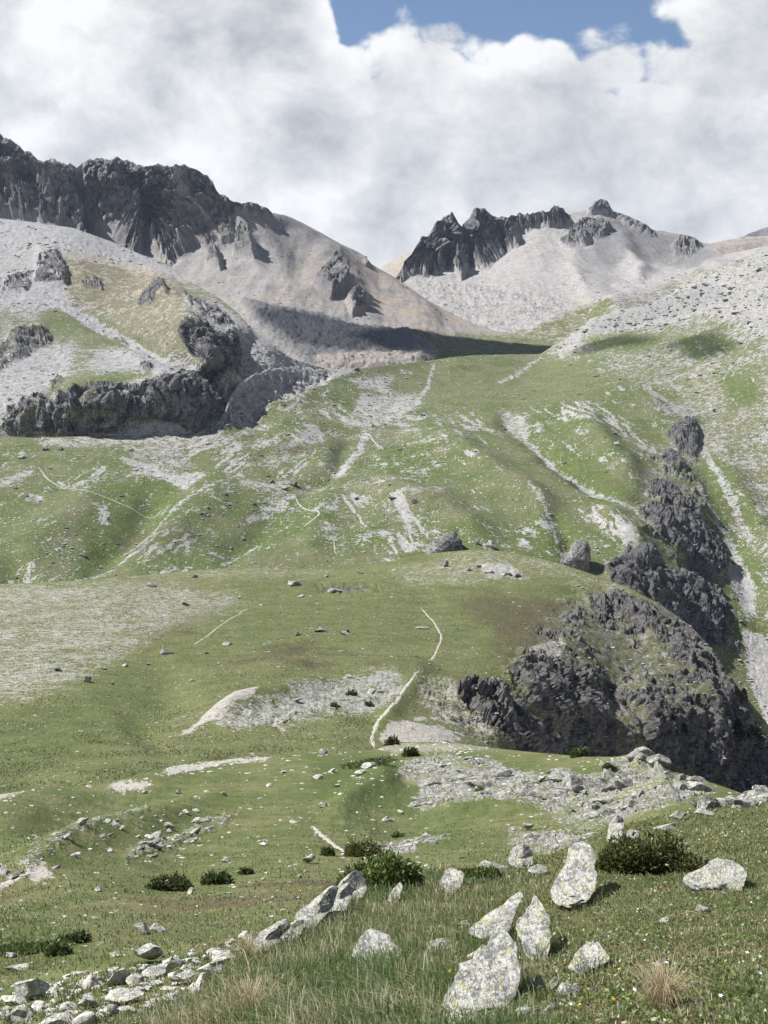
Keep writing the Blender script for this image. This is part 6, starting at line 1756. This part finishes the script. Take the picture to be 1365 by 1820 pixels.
def conifer(L, x, y, w, h, label, seed):
    rs = np.random.RandomState(seed)
    P, N, s = at(L, x, y + h * 0.45)
    W, H = w * s / 2, h * s
    root = obj('pine_tree', None, loc=(P[0], P[1], P[2] - 0.1))
    tagged(root, label, 'tree', 'small pines on the gorge cliff')
    n = 700
    z = rs.rand(n) ** 0.8
    r = W * (1 - z) ** 0.75 * (0.65 + 0.5 * rs.rand(n)) * (0.8 + 0.3 * np.sin(z * 38))
    a = rs.uniform(0, 6.28, n)
    Q = np.stack([np.cos(a) * r, np.sin(a) * r, H * (0.10 + 0.9 * z)], 1)
    o = np.stack([np.cos(a), np.sin(a), 0.1 + 0 * a], 1) + rs.normal(0, 0.4, (n, 3))
    t1 = np.cross(o, rs.normal(size=(n, 3))); t1 /= np.linalg.norm(t1, axis=1, keepdims=True)
    ll = 0.09 * H * rs.uniform(0.6, 1.3, (n, 1))
    V = np.stack([Q - t1 * ll * 0.4, Q + t1 * ll * 0.4, Q + o * ll], 1)
    col = np.array((0.022, 0.034, 0.012)) * np.exp(rs.normal(0, 0.3, (n, 1)))
    obj('crown', mesh_np('crown', V.reshape(-1, 3), np.arange(3 * n).reshape(-1, 3), LEAF, True, {'tint': np.repeat(col[:, None], 3, 1).reshape(-1, 3)}), root)
    q = np.arange(6) * 1.0472
    ring = lambda zz, rr: np.stack([np.cos(q) * rr, np.sin(q) * rr, np.full(6, zz)], 1)
    V = np.concatenate([ring(-0.1 * H, 0.045 * H), ring(0.4 * H, 0.03 * H), ring(H * 0.97, 0.004 * H)])
    F4 = [(j * 6 + i, j * 6 + (i + 1) % 6, j * 6 + 6 + (i + 1) % 6, j * 6 + 6 + i) for j in range(2) for i in range(6)]
    obj('trunk', mesh_np('trunk', V, np.array(F4), WOOD, True), root)


conifer(SPUR, 1188, 1295, 22, 38, 'dark little pine in the middle of the gorge cliff', 1)
conifer(SPUR, 1205, 1305, 16, 26, 'smaller pine touching the middle one on the gorge cliff', 2)
conifer(SPUR, 1302, 1300, 22, 36, 'dark pine low on the right of the gorge cliff', 3)
conifer(SPUR, 1318, 1312, 18, 30, 'pine right beside the low right-hand one', 4)
conifer(SPUR, 1322, 1236, 14, 24, 'small pine on the right skyline of the gorge cliff', 5)
conifer(SPUR, 1222, 1262, 14, 22, 'small pine above the middle one on the gorge cliff', 6)
conifer(SPUR, 1345, 1305, 16, 26, 'pine nearest the right edge on the gorge cliff', 7)

# ------------------------------------------------------------------ straw tuft, stalks, flowers
def straw_tuft(L, x, y, n, length, label, seed, spread=1.0):
    rs = np.random.RandomState(seed)
    P, N, s = at(L, x, y)
    a = rs.uniform(0, 6.28, n)
    out = np.abs(rs.normal(0, 0.55, n)) * spread
    root = np.stack([np.cos(a) * out, np.sin(a) * out, 0 * a], 1) * length * 0.25
    d = np.stack([np.cos(a) * out, np.sin(a) * out, 0 * a], 1) + rs.normal(0, 0.15, (n, 3)) * [1, 1, 0]
    ln = length * rs.uniform(0.6, 1.25, n)[:, None]
    side = np.stack([np.cos(a + 1.2), np.sin(a + 1.2) * 0.4, 0 * a], 1) * 0.0016
    pts = [root, root + (d * 0.25 + [0, 0, 0.5]) * ln, root + (d * 0.65 + [0, 0, 0.75]) * ln, root + (d * 1.15 + [0, 0, 0.62]) * ln]
    V = []
    for k, q in enumerate(pts[:-1]):
        V += [q - side * (1 - 0.2 * k), q + side * (1 - 0.2 * k)]
    V.append(pts[-1])
    V = np.stack(V, 1)
    tri = np.array([[0, 1, 3], [0, 3, 2], [2, 3, 5], [2, 5, 4], [4, 5, 6]])
    Fc = (tri[None] + 7 * np.arange(n)[:, None, None]).reshape(-1, 3)
    f = rs.rand(n, 1)
    col = np.array((0.62, 0.53, 0.34)) * (1 - f) + np.array((0.46, 0.36, 0.21)) * f
    me = mesh_np('straw_tuft', V.reshape(-1, 3), Fc, GRASS, True, {'tint': np.repeat(col[:, None], 7, 1).reshape(-1, 3)})
    return tagged(obj('straw_tuft', me, loc=P), label, 'grass tuft')


straw_tuft(NH, 1178, 1795, 420, 0.15, 'bushy tuft of dry straw-coloured grass near the bottom edge', 1, 0.9)
straw_tuft(NH, 445, 1812, 160, 0.16, 'flattened pale straw tuft at the bottom left of the grass slope', 2, 1.3)
straw_tuft(NH, 440, 1712, 160, 0.16, 'small straw tuft hanging over the overhanging pale rock', 3, 1.1)
STALK = plain_material('dry_stalk', (0.48, 0.42, 0.27))


def stalk(p0, p1, label, L=NH, r=0.0022):
    A, N, s = at(L, *p0); B, N2, s2 = at(L, *p1)
    A = A + np.array([0, 0, 0.015]); B = unproject(p1[0], p1[1], s * F_PX * 0.985)
    V, Fc = [], []
    ax = B - A
    a1 = np.cross(ax, [0, 1, 0.2]); a1 /= np.linalg.norm(a1); a2 = np.cross(ax, a1); a2 /= np.linalg.norm(a2)
    for k in range(7):
        f = k / 6
        c = ax * f + np.array([0, 0, 0.012 * math.sin(f * 3.14)])
        for q in range(5):
            V.append(c + (a1 * math.cos(q * 1.2566) + a2 * math.sin(q * 1.2566)) * r * (1 - 0.5 * f))
    for k in range(6):
        for q in range(5):
            Fc.append((k * 5 + q, k * 5 + (q + 1) % 5, k * 5 + 5 + (q + 1) % 5, k * 5 + 5 + q))
    tagged(obj('dry_stalk', mesh_np('dry_stalk', np.array(V), np.array(Fc), STALK, True), loc=A), label, 'stalk', 'dry stalks in the turf')


stalk((1155, 1632), (1096, 1590), 'longest dry stalk slanting down right from the tall boulder')
stalk((1118, 1662), (1100, 1600), 'upright dry stalk, right one of the crossed pair')
stalk((1094, 1634), (1104, 1598), 'upright dry stalk, left one of the crossed pair')
stalk((1115, 1658), (1097, 1633), 'short dry stalk at the foot of the crossed pair')
stalk((1117, 1587), (1178, 1596), 'level dry stalk with a yellow flower below the juniper')
stalk((1212, 1628), (1240, 1623), 'short level dry stalk left of the small round white stone')
stalk((700, 1738), (598, 1760), 'long thin pale stalk lying in the grass below the triangular boulder')

YEL = plain_material('yellow_petals', (0.62, 0.42, 0.05))
WHT = plain_material('white_petals', (0.75, 0.75, 0.72))
STEM = plain_material('flower_stem', (0.08, 0.12, 0.03))


def flower_meshes(mat, r):
    V, Fc = [(0, 0, 0.0)], []
    for k in range(10):
        rr = r if k % 2 == 0 else r * 0.55
        V.append((math.cos(k * 0.628) * rr, math.sin(k * 0.628) * rr, 0.25 * r))
    for k in range(10):
        Fc.append((0, 1 + k, 1 + (k + 1) % 10))
    head = mesh_np('flower_head', np.array(V, float), np.array(Fc), mat, True)
    V = []
    for z, rr in ((-0.05, 0.0011), (0.0, 0.0008)):
        for q in range(4):
            V.append((math.cos(q * 1.571) * rr, math.sin(q * 1.571) * rr, z))
    stem = mesh_np('stem', np.array(V), np.array([(q, (q + 1) % 4, 4 + (q + 1) % 4, 4 + q) for q in range(4)]), STEM, True)
    return head, stem


YH, YS = flower_meshes(YEL, 0.009)
WH, WS = flower_meshes(WHT, 0.008)
rsf = np.random.RandomState(4)
FL = [(1298, 1478, 0), (1318, 1457, 0), (1242, 1472, 0), (1252, 1484, 0), (1262, 1492, 0), (1275, 1497, 0), (1356, 1457, 0), (1220, 1540, 0), (1340, 1520, 0), (800, 1745, 0), (808, 1744, 0), (747, 1762, 0), (610, 1686, 0), (609, 1704, 0), (570, 1712, 0), (705, 1790, 0), (1030, 1812, 0), (1088, 1798, 0), (1158, 1591, 0), (1290, 1785, 0),
      (1000, 1682, 1), (1212, 1744, 1), (1184, 1729, 1), (1300, 1704, 1), (1013, 1808, 1), (1280, 1795, 1), (860, 1560, 1), (905, 1562, 1), (770, 1602, 1), (1145, 1680, 1), (940, 1580, 0), (720, 1640, 0), (1330, 1640, 0), (1100, 1740, 0), (540, 1740, 0), (1350, 1750, 1)]
for x, y, k in FL:
    P, N, s = at(NH, x, y + 6)
    o = obj('meadow_flower', WH if k else YH, loc=P + np.array([0, 0, 0.055]))
    o.rotation_euler = (0.5 + rsf.normal(0, 0.25), rsf.normal(0, 0.3), rsf.uniform(0, 6))
    tagged(o, where('turf', 'tiny white flower' if k else 'tiny yellow flower', x, y), 'flower', 'white flowers in the turf' if k else 'yellow flowers in the turf')
    q = bpy.data.objects.new('stem', WS if k else YS); COL.objects.link(q); q.parent = o

# ------------------------------------------------------------------ clouds overhead (outside the picture) that shade the cirque
CLOUD = bpy.data.materials.new('cloud_vapour')
CLOUD.use_nodes = True
_t = NT(CLOUD.node_tree)
_d = _t.n('ShaderNodeBsdfDiffuse', {0: (0.85, 0.86, 0.88), 1: 1.0})
_tr = _t.n('ShaderNodeBsdfTranslucent', {0: (0.85, 0.86, 0.88)})
_m = _t.n('ShaderNodeMixShader', {0: 0.5, 1: _d.outputs[0], 2: _tr.outputs[0]})
_t.n('ShaderNodeOutputMaterial', {0: _m.outputs[0]})


THIN = CLOUD.copy()
THIN.name = 'thin_cloud_vapour'
_n = THIN.node_tree
_x = _n.nodes.new('ShaderNodeMixShader'); _y = _n.nodes.new('ShaderNodeBsdfTransparent')
_old = [n for n in _n.nodes if n.type == 'MIX_SHADER' and n != _x][0]; _out = [n for n in _n.nodes if n.type == 'OUTPUT_MATERIAL'][0]
_x.inputs[0].default_value = 0.6
_n.links.new(_old.outputs[0], _x.inputs[1]); _n.links.new(_y.outputs[0], _x.inputs[2]); _n.links.new(_x.outputs[0], _out.inputs[0])


def cloud(points, label, seed, height=1900.0, thick=90.0):
    """a cumulus whose shadow falls on the given ground points"""
    g = np.array([at(L, x, y)[0] for L, x, y in points])
    t = (height - g[:, 2]) / SUN[2]
    q = g + SUN * t[:, None]
    c = q.mean(0)
    rs = np.random.RandomState(seed)
    V, Fc = ICO[3]
    V = V.copy()
    ang = np.arctan2(q[:, 1] - c[1], q[:, 0] - c[0]); rad = np.hypot(q[:, 1] - c[1], q[:, 0] - c[0])
    order = np.argsort(ang); ang, rad = ang[order], rad[order]
    av = np.arctan2(V[:, 1], V[:, 0])
    r = np.interp(av, np.concatenate([ang - 6.2832, ang, ang + 6.2832]), np.tile(rad, 3))
    hor = np.hypot(V[:, 0], V[:, 1]) ** 0.7
    X = np.stack([np.cos(av) * hor * r, np.sin(av) * hor * r, V[:, 2] * thick * np.where(V[:, 2] > 0, 1.0, 0.35)], 1)
    X = X * (1 + 0.34 * fbm(V * 3.1 + seed, 4)[:, None])
    o = obj('cloud', mesh_np('cloud', X, Fc, THIN if thick < 50 else CLOUD, True), loc=c)
    tagged(o, label, 'cloud', 'clouds overhead')


cloud([(LM, 730, 596), (LM, 790, 596), (LM, 850, 604), (LM, 930, 613), (LM, 985, 617), (LM, 970, 628), (LM, 880, 632), (LM, 800, 640), (LM, 765, 644), (LM, 700, 636), (LM, 640, 612), (LM, 690, 600)], 'cumulus above the frame that shades the valley head', 1)
cloud([(LM, 470, 566), (LM, 540, 570), (LM, 600, 584), (LM, 680, 598), (LM, 660, 634), (LM, 580, 630), (LM, 510, 600)], 'thin cumulus above the frame that shades the dark block tongue', 2, thick=45)
cloud([(GH, 1030, 616), (GH, 1055, 611), (GH, 1075, 603), (GH, 1100, 606), (GH, 1130, 604), (GH, 1150, 610), (GH, 1120, 614), (GH, 1095, 612), (GH, 1070, 622)], 'small ragged cumulus above the frame that shades the meadow edge', 3, thick=30)
cloud([(GH, 1180, 612), (GH, 1215, 606), (GH, 1232, 598), (GH, 1262, 604), (GH, 1300, 620), (GH, 1262, 615), (GH, 1225, 616)], 'tiny cumulus above the frame that shades the stony right-hand slope', 4, thick=25)

# ------------------------------------------------------------------ haze in the valley air
hz = bpy.data.materials.new('haze_air')
hz.use_nodes = True
_t = NT(hz.node_tree)
_v = _t.n('ShaderNodeVolumePrincipled', {'Color': (0.62, 0.76, 1.0), 'Density': 1.9e-5, 'Anisotropy': 0.2})
_o = _t.n('ShaderNodeOutputMaterial')
_t.t.links.new(_v.outputs[0], _o.inputs['Volume'])
hx, hy0, hy1, hz0, hz1 = 5200.0, -60.0, 8200.0, -900.0, 1250.0
V = np.array([(x, y, z) for z in (hz0, hz1) for y in (hy0, hy1) for x in (-hx, hx)])
Fh = np.array([(0, 2, 3, 1), (4, 5, 7, 6), (0, 1, 5, 4), (2, 6, 7, 3), (0, 4, 6, 2), (1, 3, 7, 5)])
obj('haze', mesh_np('haze', V, Fh, hz, False), kind='stuff', label='thin blue haze in the mountain air')
print('STAT script', round(time.time() - T0, 1), 'tris', sum(len(m.loops) - 2 * len(m.polygons) for m in bpy.data.meshes))
